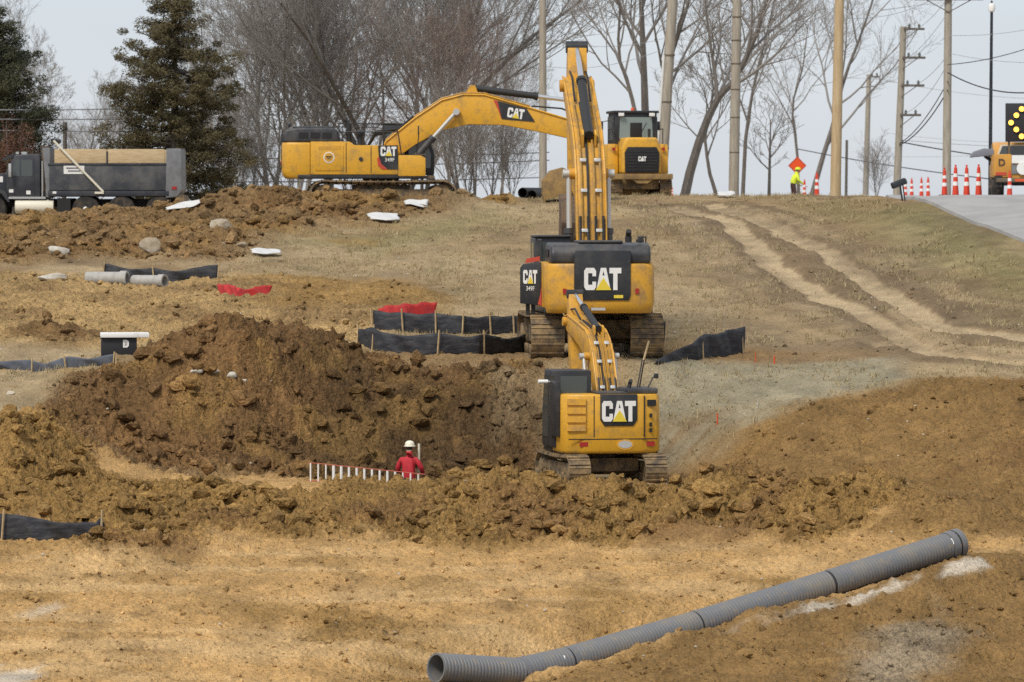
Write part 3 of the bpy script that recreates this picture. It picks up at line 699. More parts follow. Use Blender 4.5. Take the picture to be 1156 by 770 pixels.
    ram(S(.15 * k, .62 * k), S(L * .80, .52 * k), .095 * k, 'bucket_ram', xo, .6)
    m = MB()
    for s in (-1, 1): m.tube([(xo + s * .2 * k, *S(L * .82, .05)), (xo + s * .2 * k, *S(L * .80, .52 * k)), (xo + s * .2 * k, *B(-.4, .2))], .05 * k, 6)
    m.build('linkage', 'steel', root)
    if logo:
        # black wedge with red tail and lettering on the right cheek
        x = xo + hw * .86
        m = MB().prism([W((3.95, 1.84)), W((5.0, 1.56)), W((5.32, 1.06)), W((4.1, 1.18))], 'x', x + .012, x + .022); d = m.build('logo_panel', 'black', bo)
        m = MB().prism([W((3.80, 1.88)), W((3.95, 1.84)), W((4.1, 1.18)), W((3.98, 1.50))], 'x', x + .012, x + .022); m.build('red_flash', 'decal_red', bo)
        c = W((4.62, 1.38)); letters(d, .36, Matrix.Translation((x + .024, c[0], c[1])) @ Matrix.Rotation(b - R(9), 4, 'X') @ Matrix.Rotation(R(90), 4, 'Z'))
    return bo
def rails(root, segs, r=.022, m='black'):
    q = MB()
    for s in segs: q.tube(s, r, 6)
    return q.build('handrail', m, root)
def cab(root, x0, x1, y0, y1, z0, z1, slope=.35, name='cab'):
    """frame of posts with panes, sloped windscreen"""
    prof = [(y0, z0), (y1, z0), (y1 + .02, z0 + (z1 - z0) * .42), (y1 - slope, z1), (y0, z1)]
    c = MB().prism(prof, 'x', x0, x1).build(name, 'black', root, bevel=.06)
    m = MB()
    def pane(poly, ax, a, th=.012): MB().prism(poly, ax, a, a + th).build('window', 'cab_glass', c, smooth=False)
    zt = z1 - .14; zb = z0 + (z1 - z0) * .40
    pane([(x0 + .14, zb + .05), (x1 - .12, zb + .05), (x1 - .12, zt), (x0 + .14, zt)], 'y', y0 - .014)
    for a in (x0 - .014, x1 + .002):
        pane([(y0 + .12, zb), (y0 + (y1 - y0) * .42, zb), (y0 + (y1 - y0) * .42, zt), (y0 + .12, zt)], 'x', a)
        pane([(y0 + (y1 - y0) * .5, z0 + .25), (y1 - .14, z0 + .25), (y1 - .12, zb), (y1 - slope - .08, zt), (y0 + (y1 - y0) * .5, zt)], 'x', a)
    return c
def big_excavator(loc, rz, beta, stick_ang, stick_len, bucket_ang, bw, label, open_door, yaw=0, worn='yellow', buck='bucket_steel'):
    root = thing('excavator', loc, rz, label, 'excavator', 'yellow excavators on the site')
    undercarriage(root, 5.36, 1.16, 3.50, .88, 44, yaw, 8)
    MB().bb(-1.42, 1.42, -3.0, 1.62, 1.22, 1.36).build('deck', 'black', root, bevel=.03)
    # counterweight: rounded in plan, undercut at the lower rear
    pln = [(-1.44, -2.55), (-1.44, -3.15), (-1.36, -3.42), (-1.1, -3.58), (1.1, -3.58), (1.36, -3.42), (1.44, -3.15), (1.44, -2.55)]
    m = MB(); n = len(pln); lv = [(1.22, .955), (1.34, .975), (1.50, 1.0), (2.42, 1.0), (2.52, .985)]
    for z, s in lv:
        for p in pln: m.v.append((p[0] * s, -2.55 + (p[1] + 2.55) * (s if s > .97 else .88), z))
    for j in range(len(lv) - 1):
        for i in range(n): m.f.append((j * n + i, j * n + (i + 1) % n, (j + 1) * n + (i + 1) % n, (j + 1) * n + i)); m.m.append(0)
    m.f.append(tuple(range(n - 1, -1, -1))); m.f.append(tuple(range((len(lv) - 1) * n, len(lv) * n))); m.m += [0, 0]
    cw = m.build('counterweight', worn, root, bevel=.035, ang=40)
    for x in (-.95, .95):
        MB().box((x, -3.60, 1.80), (.09, .03, .14)).build('red_reflector', 'red_lens', cw)
    MB().bb(-.25, .12, -3.605, -3.578, 1.30, 1.37).build('plate', 'rod_dull', cw)
    # black rear panel with the lettering
    lp = MB().prism([(-.66, 1.56), (.74, 1.56), (.78, 1.7), (.78, 2.86), (-.66, 2.86), (-.70, 2.6), (-.70, 1.7)], 'y', -3.62, -3.45).build('logo_panel', 'black', root, bevel=.02)
    letters(lp, .58, Matrix.Translation((.05, -3.625, 2.12)))
    MB().bb(.34, .58, -3.63, -3.615, 1.62, 1.70).build('yellow_sticker', 'decal_yellow', lp)
    # engine hood
    hd = MB().prism([(-3.50, 2.52), (-3.54, 2.80), (-3.40, 3.00), (-3.0, 3.06), (-1.75, 3.06), (-1.55, 2.98), (-1.5, 2.52)], 'x', -1.30, 1.32).build('engine_hood', 'hood_black', root, bevel=.09, seg=3)
    for k in range(3):
        for s in (-1, 1): MB().bb(s * 1.325 - .012, s * 1.325 + .012, -2.95 + k * .42, -2.62 + k * .42, 2.68, 2.88).build('vent', 'grille', hd)
    MB().bb(-.55, .62, -3.2, -1.7, 3.06, 3.12).build('hood_rib', 'hood_black', hd, bevel=.03)
    # side housings
    for s in (-1, 1):
        a, c = (.62, 1.45) if s > 0 else (-1.45, -.62)
        y1 = .62 if s > 0 else -.05
        sp = MB().prism([(-2.54, 1.36), (y1, 1.36), (y1, 2.42), (-.95, 2.42), (-1.12, 2.55), (-2.54, 2.55)], 'x', a, c).build('side_panel', 'yellow', root, bevel=.03)
        xx = s * 1.452
        sl = MB()
        for y in (-1.25, .0 - .35):
            sl.bb(xx - .004, xx + .006, y - .012, y + .012, 1.42, 2.5 if y < -1 else 2.38)
        sl.build('door_seam', 'grille', sp)
        MB().bb(xx - .004, xx + .02, -2.35, -1.35, 1.50, 2.42).build('access_door', 'yellow', sp, bevel=.012)
        MB().bb(xx + .016, xx + .026, -2.25, -1.45, 2.26, 2.38).build('door_louvre', 'yellow_worn', sp)
        cx = -1.87
        em = MB(); em.xf(Matrix.Identity(4)); em.cyl((xx + .018, cx, 1.98), (xx + .030, cx, 1.98), .20, 24); em.build('emblem', 'white_paint', sp)
        em = MB().cyl((xx + .030, cx, 1.98), (xx + .036, cx, 1.98), .165, 24); em.build('emblem', 'yellow_worn', sp)
        em = MB(); em.box((xx + .038, cx, 2.0), (.006, .2, .05)); em.box((xx + .038, cx, 1.93), (.006, .12, .03)); em.build('emblem_mark', 'black', sp)
        MB().cyl((xx - .01, -.72, 1.92), (xx + .03, -.72, 1.92), .075, 14).build('filler_cap', 'black', sp)
    # right front box, pump label panel
    fb = MB().prism([(.62, 1.30), (1.62, 1.30), (1.62, 1.95), (1.45, 2.06), (.62, 2.06)], 'x', .60, 1.45).build('tool_box', 'yellow', root, bevel=.04)
    MB().bb(.62, 1.44, 1.2, 1.62, 1.95 + .12, 2.1).build('step_plate', 'steel', fb)
    lb = MB().prism([(-.10, 2.41), (.62, 2.42), (.62, 1.55), (.25, 1.55), (.02, 1.74), (-.07, 2.0)], 'x', 1.452, 1.472).build('logo_panel', 'black', root)
    fl = MB().prism([(-.13, 1.95), (-.07, 2.0), (.02, 1.74), (.25, 1.55), (.05, 1.55), (-.10, 1.68)], 'x', 1.452, 1.470).build('red_flash', 'decal_red', lb)
    letters(lb, .34, TR(1.474, .28, 2.20, R(90))); word(lb, '349F', .13, TR(1.475, .32, 1.90, R(90)))
    # cab on the left front, with exhaust, intakes, rails and mirrors
    cb = cab(root, -1.46, -.46, .08, 1.95, 1.36, 3.18)
    MB().bb(-1.46, -.46, .0, 1.66, 3.18, 3.24).build('cab_roof', 'black', cb, bevel=.03)
    MB().cyl((.95, -1.15, 2.5), (.95, -1.15, 3.22), .09, 12).cyl((.95, -1.15, 3.22), (.95, -1.28, 3.36), .075, 10).build('exhaust', 'hose', root)
    MB().lathe([(.1, 0), (.1, .34), (.17, .36), (.17, .52), (.06, .56)], 14, (1.15, -.75, 2.42)).build('air_cleaner', 'black', root)
    rails(root, [[(1.38, -1.5, 2.5), (1.38, -1.5, 3.2), (1.38, .55, 3.2), (1.38, .62, 2.9), (1.38, .75, 2.06)], [(1.38, -.6, 2.42), (1.38, -.6, 3.2)], [(1.38, .1, 2.42), (1.38, .1, 3.2)], [(1.38, -1.5, 2.9), (1.38, .6, 2.9)],
                 [(-1.38, -1.4, 2.5), (-1.38, -1.4, 3.12), (-1.38, -.1, 3.12)]])
    mi = MB(); mi.tube([(1.4, 1.3, 2.06), (1.5, 1.38, 2.9)], .02, 6); mi.box((1.5, 1.36, 2.95), (.22, .05, .34)); mi.build('mirror', 'black', root, bevel=.015)
    m2 = MB(); m2.box((1.05, -3.3, 3.14), (.12, .12, .16)); m2.build('camera_box', 'black', root, bevel=.02)
    MB().bb(-1.25, 1.25, 1.62, 1.95, 1.22, 1.32).build('front_step', 'steel', root)
    if open_door:
        A = Matrix.Translation((-1.46, -2.42, 0)) @ Matrix.Rotation(R(-14), 4, 'Z')
        d = MB().prism([(-.58, 1.46), (-.02, 1.40), (-.02, 2.56), (-.50, 2.50), (-.58, 2.40)], 'y', 0, .07).build('open_door', 'black', root, bevel=.03, X=A)
        letters(d, .36, A @ Matrix.Translation((-.30, -.006, 2.16)) @ Matrix.Diagonal((.62, 1, 1, 1))); word(d, '349F', .12, A @ Matrix.Translation((-.30, -.012, 1.86)) @ Matrix.Diagonal((.7, 1, 1, 1)))
        MB().prism([(-.10, 1.44), (.0, 1.40), (.0, 1.95), (-.03, 1.7)], 'y', -.016, -.004).build('red_flash', 'decal_red', d, X=A)
        MB().prism([(-.45, 2.52), (-.05, 2.58), (-.05, 2.70), (-.40, 2.64)], 'y', .0, .05).build('door_edge', 'decal_red', d, X=A)
        MB().box((-1.66, -2.1, 1.28), (.10, .16, .34)).box((-1.80, -2.1, 1.30), (.10, .16, .30)).build('foot_step', 'hose', root)
    arm_set(root, (.30, 2.17), beta, 1.0, stick_ang, stick_len, bucket_ang, .86, bw, xo=.08, logo=True, hoses=4, worn=worn, buck=buck, bsc=.8)
    return root
def small_excavator(loc, rz, label):
    root = thing('excavator', loc, rz, label, 'excavator', 'yellow excavators on the site')
    undercarriage(root, 3.5, .76, 2.46, .54, 38, R(2.5), 6)
    MB().bb(-1.18, 1.18, -1.2, 1.25, .78, .9).build('deck', 'black', root, bevel=.03)
    Hc = 2.24; z0 = .80
    # rounded compact tail in plan
    pln = [(-1.22, -.4), (-1.22, -1.15), (-1.12, -1.32), (-.7, -1.46), (.7, -1.46), (1.12, -1.32), (1.22, -1.15), (1.22, -.4)]
    m = MB(); n = len(pln); lv = [(z0, .97), (z0 + .08, 1), (Hc - .05, 1), (Hc, .985)]
    for z, s in lv:
        for p in pln: m.v.append((p[0] * s, p[1] * s, z))
    for j in range(len(lv) - 1):
        for i in range(n): m.f.append((j * n + i, j * n + (i + 1) % n, (j + 1) * n + (i + 1) % n, (j + 1) * n + i)); m.m.append(0)
    m.f.append(tuple(range(n - 1, -1, -1))); m.f.append(tuple(range((len(lv) - 1) * n, len(lv) * n))); m.m += [0, 0]
    cw = m.build('counterweight', 'yellow', root, bevel=.03, ang=40)
    yb = -1.46
    lp = MB().prism([(-.32, 2.24), (.60, 2.24), (.60, 1.62), (.50, 1.47), (-.22, 1.47), (-.32, 1.62)], 'y', yb - .03, yb + .05).build('logo_panel', 'black', root, bevel=.015)
    letters(lp, .50, Matrix.Translation((.14, yb - .034, 1.83)))
    for k in range(4):
        z = 2.06 - k * .21
        g = MB().bb(-1.12, -.66, -.07, .03, z - .075, z + .075)
        g.build('vent', 'yellow_worn', cw, X=Matrix.Translation((0, -1.385, 0)) @ Matrix.Translation((-.9, 0, 0)) @ Matrix.Rotation(R(-16), 4, 'Z') @ Matrix.Translation((.9, 0, 0)))
    sm = MB()
    for x in (-.47, .78): sm.bb(x - .012, x + .012, yb - .004, yb + .02, 1.2, 2.2)
    sm.bb(-1.1, 1.1, yb - .004, yb + .02, 1.14, 1.165); sm.build('door_seam', 'grille', cw)
    MB().bb(.86, 1.08, -1.42, -1.36, 1.95, 2.1).build('vent', 'grille', cw, X=Matrix.Identity(4))
    for z in (1.72, 1.5, 1.36): MB().box((.95, -1.40, z), (.06, .08, .09)).build('latch', 'grille', cw)
    for x in (-.72, .95): MB().box((x, -1.44 if x < 0 else -1.40, 1.03), (.2, .05, .11)).build('red_reflector', 'red_lens', cw)
    em = MB().prism([(.30 + .22 * math.cos(a), 1.02 + .13 * math.sin(a)) for a in [k * math.pi / 10 for k in range(20)]], 'y', yb - .012, yb + .01).build('emblem', 'yellow_worn', cw)
    MB().prism([(.30 + .17 * math.cos(a), 1.02 + .09 * math.sin(a)) for a in [k * math.pi / 10 for k in range(20)]], 'y', yb - .018, yb).build('emblem', 'rod_dull', em)
    for s in (-1, 1): MB().prism([(-.4, .82), (.9, .82), (.9, 1.3), (.2, 2.2), (-.4, 2.2)] if s > 0 else [(-.4, .82), (.0, .82), (.0, 2.2), (-.4, 2.2)], 'x', s * 1.2 if s < 0 else .45, -.5 if s < 0 else 1.2).build('side_panel', 'yellow', root, bevel=.03)
    MB().bb(.38, 1.16, -1.3, -.1, 2.24, 2.38).build('engine_hood', 'hood_black', root, bevel=.05)
    MB().bb(-.36, .40, -1.34, -.4, 2.24, 2.29).build('engine_cover', 'hood_black', root, bevel=.02)
    cab(root, -1.26, -.34, -.55, 1.05, .9, 2.80, .3)
    MB().bb(-1.32, -1.22, -1.05, -.2, 1.2, 2.55).build('cab_guard', 'black', root, bevel=.02)
    rails(root, [[(.72, -.9, 2.36), (.86, -.85, 3.05), (.92, -.8, 3.05), (.80, -.8, 2.36)], [(.98, -.9, 2.36), (1.12, -.88, 2.62), (1.2, -.86, 2.66)]], .018)
    MB().box((1.2, -.88, 2.66), (.12, .05, .12)).build('mirror', 'black', root, bevel=.02)
    MB().cyl((-1.62, -.3, 2.52), (-1.38, -.3, 2.52), .05, 10).tube([(-1.4, -.3, 2.52), (-1.2, -.2, 2.5)], .02, 6).build('work_lamp', 'white_paint', root)
    MB().tube([(.45, -1.1, 2.28), (.50, -1.1, 2.5), (.50, -1.2, 2.56)], .05, 8).build('exhaust', 'hose', root)
    arm_set(root, (.05, 1.55), 25.0, .655, -10, 2.4, 35, .58, .8, xo=.20, hoses=5, worn='yellow_worn', buck='bucket_dark')
    return root
# ------------------------------------------------------------------ track loader, dump truck, service truck
def track_loader(loc, rz):
    root = thing('track_loader', loc, rz, 'yellow track loader with black rear grille parked on the hilltop beside a pole', 'loader')
    for s in (-1, 1): track(root, s * 1.0, .48, 3.3, .86, 36, 0, s, rollers=5)
    MB().bb(-.76, .76, -1.4, 1.5, .35, .95).build('undercarriage_frame', 'mud_steel', root, bevel=.03)
    MB().prism([(-1.22, .74), (1.22, .74), (1.22, .96), (-1.22, .96), (-1.22, .86), (-.3, .86)][:4], 'y', -1.95, -1.6).build('bumper', 'bucket_steel', root, bevel=.03)
    MB().prism([(-.42, .74), (.42, .74), (.2, .58), (-.2, .58)], 'y', -1.9, -1.7).build('tow_bracket', 'bucket_steel', root)
    hd = MB().prism([(-.78, .96), (.78, .96), (.78, 2.02), (.62, 2.40), (-.62, 2.40), (-.78, 2.02)], 'y', -1.75, -.35).build('engine_hood', 'yellow', root, bevel=.11, seg=3)
    gr = MB().prism([(-.68, 1.0), (.68, 1.0), (.70, 1.8), (.58, 2.02), (-.58, 2.02), (-.70, 1.8)], 'y', -1.83, -1.74).build('grille', 'grille', hd, bevel=.04)
    sl = MB()
    for k in range(7): sl.bb(-.6, .6, -1.842, -1.828, 1.1 + k * .12, 1.13 + k * .12)
    sl.build('grille_bar', 'black', gr)
    letters(gr, .19, Matrix.Translation((0, -1.85, 1.55)), tri='white_paint')
    for s in (-1, 1):
        MB().prism([(-1.0, .95), (1.0, .95), (1.0, 1.7), (.4, 2.15), (-.9, 2.15)], 'x', *((.8, 1.22) if s > 0 else (-1.22, -.8))).build('fender', 'yellow', root, bevel=.09)
        MB().box((s * 1.0, -1.03, 1.95), (.12, .08, .12)).build('lamp', 'red_lens', root)
    c = MB().prism([(-.88, 2.1), (.88, 2.1), (.84, 3.42), (-.84, 3.42)], 'y', -.45, 1.1).build('cab', 'black', root, bevel=.05)
    MB().bb(-.92, .92, -.55, 1.2, 3.38, 3.48).build('cab_roof', 'black', c, bevel=.03)
    MB().prism([(-.68, 2.35), (.68, 2.35), (.64, 3.22), (-.64, 3.22)], 'y', -.468, -.45).build('window', 'pale_glass', c, smooth=False)
    for s in (-1, 1): MB().prism([(-.3, 2.3), (.95, 2.3), (.95, 3.25), (-.3, 3.25)], 'x', s * .885 - .01, s * .885 + .01).build('window', 'cab_glass', c, smooth=False)
    for s in (-1, 1):
        MB().box((s * .62, -.60, 3.32), (.22, .10, .13)).build('work_lamp', 'white_paint', c, bevel=.02)
        m = MB().tube([(s * .9, .9, 3.1), (s * 1.12, .95, 3.05)], .02, 6); m.box((s * 1.16, .95, 2.9), (.16, .06, .36)); m.build('mirror', 'black', root, bevel=.02)
        MB().tube([(s * .98, -1.0, 2.15), (s * .98, -1.0, 2.75), (s * .98, .2, 2.75), (s * .98, .2, 2.2)], .022, 6).build('handrail', 'black', root)
    MB().lathe([(.07, 0), (.07, .1), (.04, .14)], 10, (0, .3, 3.48)).build('beacon', 'orange', c)
    MB().tube([(.1, -.48, 2.4), (.42, -.48, 3.0)], .012, 5).build('wiper', 'grille', c)
    MB().bb(-.24, .24, -.49, -.468, 2.40, 3.0).build('seat_back', 'grille', c, bevel=.01)
    MB().cyl((.45, -.9, 2.38), (.45, -.9, 2.75), .06, 10).build('exhaust', 'hose', root)
    m = MB()
    for s in (-1, 1): m.prism([(.6, 1.5), (1.1, 1.75), (2.6, .9), (2.9, .5), (2.6, .45), (2.3, .75)], 'x', s * .72 - .09, s * .72 + .09)
    m.build('lift_arm', 'yellow', root, bevel=.02)
    b = MB(); pr = [(2.75, .1), (3.9, .05), (2.9, .15), (2.62, .5), (2.7, 1.15), (2.64, 1.17), (2.5, .5)]
    b.prism(pr, 'x', -1.25, 1.25)
    for s in (-1, 1): b.prism([(2.55, .5), (2.75, .1), (3.8, .06), (2.95, 1.1), (2.66, 1.15)], 'x', s * 1.22 - .03, s * 1.22 + .03)
    b.build('bucket', 'bucket_steel', root)
    MB().cyl((1.05, -.35, .95), (1.05, -.35, 1.55), .03, 6).build('handrail', 'black', root)
    return root
def wheel(root, x, y, r, w, side, hub='steel', hubr=.52):
    """tyre with a rim on its outer side; axle along x"""
    t = MB(); pr = [(r * .60, -w / 2), (r * .93, -w / 2), (r, -w * .36), (r, w * .36), (r * .93, w / 2), (r * .60, w / 2)]
    t.lathe(pr, 28); X = Matrix.Translation((x, y, r)) @ Matrix.Rotation(R(90), 4, 'Y')
    wl = t.build('wheel', 'rubber', root, X=X)
    q = MB(); q.lathe([(r * hubr, -w * .38), (r * hubr, w * .34)], 24); q.lathe([(r * .20, 0), (r * .20, w * .55 * side), (r * .16, w * .58 * side)], 14)
    for k in range(10):
        a = k * math.pi / 5; q.cyl((r * .36 * math.cos(a), r * .36 * math.sin(a), 0), (r * .36 * math.cos(a), r * .36 * math.sin(a), w * .42 * side), .025, 6)
    q.build('rim', hub, wl, X=X)
    return wl
def dump_truck(loc, rz):
    root = thing('dump_truck', loc, rz, 'black dump truck with wooden sideboards on its box, behind the dirt bank', 'truck')
    W = 1.22
    MB().bb(-.48, .48, .3, 8.2, .62, .92).build('chassis', 'grille', root)
    # box: flared side with ribs, tailgate, boards
    bx = MB().prism([(-W, 1.25), (-W - .02, 2.24), (W + .02, 2.24), (W, 1.25), (W - .28, 1.0), (-W + .28, 1.0)], 'y', .72, 5.15).build('dump_box', 'truck_box', root, bevel=.02)
    for s in (-1, 1): MB().bb(s * W - .04, s * W + .04, .7, 5.2, 2.18, 2.27).build('top_rail', 'truck_black', bx, bevel=.015)
    MB().bb(-W - .05, -W + .1, .62, 5.2, 1.02, 1.22).bb(W - .1, W + .05, .62, 5.2, 1.02, 1.22).build('lower_rail', 'truck_black', bx, bevel=.02)
    for s in (-1, 1):
        for y0, y1 in ((.8, 2.93), (2.99, 4.95)): MB().bb(s * W - .03, s * W + .03, y0, y1, 2.275, 2.80).build('sideboard', 'board', bx, bevel=.01)
        MB().bb(s * W - .05, s * W + .05, 2.93, 2.99, 2.25, 2.72).build('board_post', 'truck_black', bx)
    MB().prism([(5.15, .98), (5.26, .98), (5.40, 2.85), (5.12, 2.85)], 'x', -W, W).build('headboard', 'truck_grey', bx, bevel=.02)
    MB().prism([(.14, 1.25), (.30, 1.0), (.75, .95), (.72, 2.82), (.16, 2.82)], 'x', -W - .04, W + .04).build('tailgate', 'truck_grey', bx, bevel=.03)
    MB().box((-W - .05, .42, 1.33), (.04, .18, .11)).build('tail_lamp', 'red_lens', root)
    MB().prism([(.02, .82), (.42, .82), (.3, 1.12), (.06, 1.05)], 'x', -W, W).build('spreader_lip', 'mud_steel', root)
    pl_ = MB().bb(-W - .035, -W - .02, 3.82, 4.60, 1.86, 2.17).build('placard', 'white_paint', bx)
    mk = MB()
    for z, a, b in ((2.08, 3.92, 4.5), (1.97, 3.98, 4.44)): mk.bb(-W - .040, -W - .034, a, b, z - .028, z + .028)
    mk.build('placard_mark', 'truck_grey', pl_)
    MB().box((-W - .04, 4.95, 1.16), (.03, .14, .08)).build('marker', 'white_paint', root)
    MB().tube([(-W - .1, 4.98, 3.12), (-W - .1, 3.1, 1.18)], .045, 8).build('tarp_arm', 'cream', root)
    MB().box((-W - .08, 3.25, 1.15), (.1, .34, .08)).build('arm_pivot', 'cream', root)
    MB().tube([(-W, 5.0, 3.12), (W, 5.0, 3.12)], .09, 10).build('tarp_roll', 'hose', root)
    # cab with doors, windows, visor, mirrors, stacks
    cb = MB().prism([(5.5, .92), (6.78, .92), (6.80, 1.85), (6.52, 2.58), (5.55, 2.62), (5.5, 2.5)], 'x', -1.08, 1.08).build('cab', 'truck_black', root, bevel=.06)
    for s in (-1, 1):
        x = s * 1.085
        d = MB().prism([(5.72, .98), (6.70, .98), (6.71, 1.85), (6.48, 2.48), (5.72, 2.48)], 'x', x - .012, x + .012).build('door', 'truck_black', cb, bevel=.01)
        MB().prism([(5.80, 1.78), (6.22, 1.78), (6.22, 2.40), (5.80, 2.40)], 'x', x + s * .014 - .004, x + s * .014 + .004).build('window', 'cab_glass', d, smooth=False)
        MB().prism([(6.28, 1.78), (6.62, 1.80), (6.42, 2.40), (6.28, 2.40)], 'x', x + s * .014 - .004, x + s * .014 + .004).build('window', 'cab_glass', d, smooth=False)
        MB().box((x + s * .02, 5.95, 1.16), (.02, .16, .14)).box((x + s * .02, 6.6, 1.22), (.02, .16, .12)).build('door_sign', 'white_paint', d)
        m = MB().tube([(s * 1.1, 6.55, 1.75), (s * 1.34, 6.62, 1.78)], .02, 6); m.box((s * 1.36, 6.62, 2.0), (.12, .10, .5)); m.build('mirror', 'alu', root, bevel=.03)
        MB().tube([(s * 1.12, 5.42, .95), (s * 1.12, 5.42, 2.35)], .03, 8).build('grab_rail', 'alu', root)
        MB().cyl((s * .9, 5.40, 1.2), (s * .9, 5.40, 2.95), .075, 12).build('exhaust_stack', 'steel', root)
        MB().cyl((s * .98, 5.0, .62), (s * .98, 6.45, .62), .27, 20).build('fuel_tank', 'cream', root, bevel=.02)
        MB().bb(s * 1.05 - .12, s * 1.05 + .12, 5.3, 6.7, .92, 1.0).build('running_board', 'alu', root)
        MB().bb(s * 1.0 - .2, s * 1.0 + .2, 4.35, 4.85, .42, .95).build('battery_box', 'grille', root)
        MB().prism([(8.0, .75), (7.95, 1.05), (7.7, 1.28), (7.2, 1.36), (6.8, 1.2), (6.65, .8), (6.72, .8), (6.95, 1.12), (7.3, 1.2), (7.65, 1.1), (7.8, .75)], 'x', s * 1.2 - .02, s * .72).build('fender', 'truck_black', root)
        MB().box((s * .9, 7.9, 1.1), (.24, .08, .18)).build('headlight', 'white_paint', root)
    MB().prism([(6.5, 2.5), (6.95, 2.36), (6.97, 2.41), (6.5, 2.66)], 'x', -1.1, 1.1).build('sun_visor', 'truck_black', cb)
    MB().prism([(6.82, 1.82), (6.56, 2.46), (6.575, 2.47), (6.84, 1.83)], 'x', -.92, .92).build('windscreen', 'cab_glass', cb)
    MB().box((0, 6.2, 2.66), (.5, .2, .1)).box((-.7, 6.4, 2.66), (.2, .1, .09)).build('roof_lamp', 'alu', cb)
    hd = MB().prism([(6.78, .85), (8.1, .85), (8.12, 1.55), (8.0, 1.72), (6.8, 1.92)], 'x', -.82, .82).build('bonnet', 'truck_black', root, bevel=.06)
    MB().bb(-.5, .5, 8.11, 8.15, .9, 1.55).build('grille', 'alu', hd)
    MB().box((-.84, 7.15, 1.66), (.03, .42, .22)).build('hood_sign', 'white_paint', hd)
    MB().bb(-1.15, 1.15, 8.1, 8.35, .42, .75).build('bumper', 'alu', root, bevel=.03)
    for s in (-1, 1):
        wheel(root, s * 1.0, 7.3, .52, .32, s, 'alu')
        for i, y in enumerate((3.77, 2.42, .98)): wheel(root, s * .98, y, .52, .52, s, 'white_paint' if i == 0 else 'mud_steel', .58 if i == 0 else .5)
    MB().prism([(.55, .95), (.62, .35), (.66, .35), (.6, .95)], 'x', -1.2, -.6).prism([(.55, .95), (.62, .35), (.66, .35), (.6, .95)], 'x', .6, 1.2).build('mud_flap', 'rubber', root)
    return root
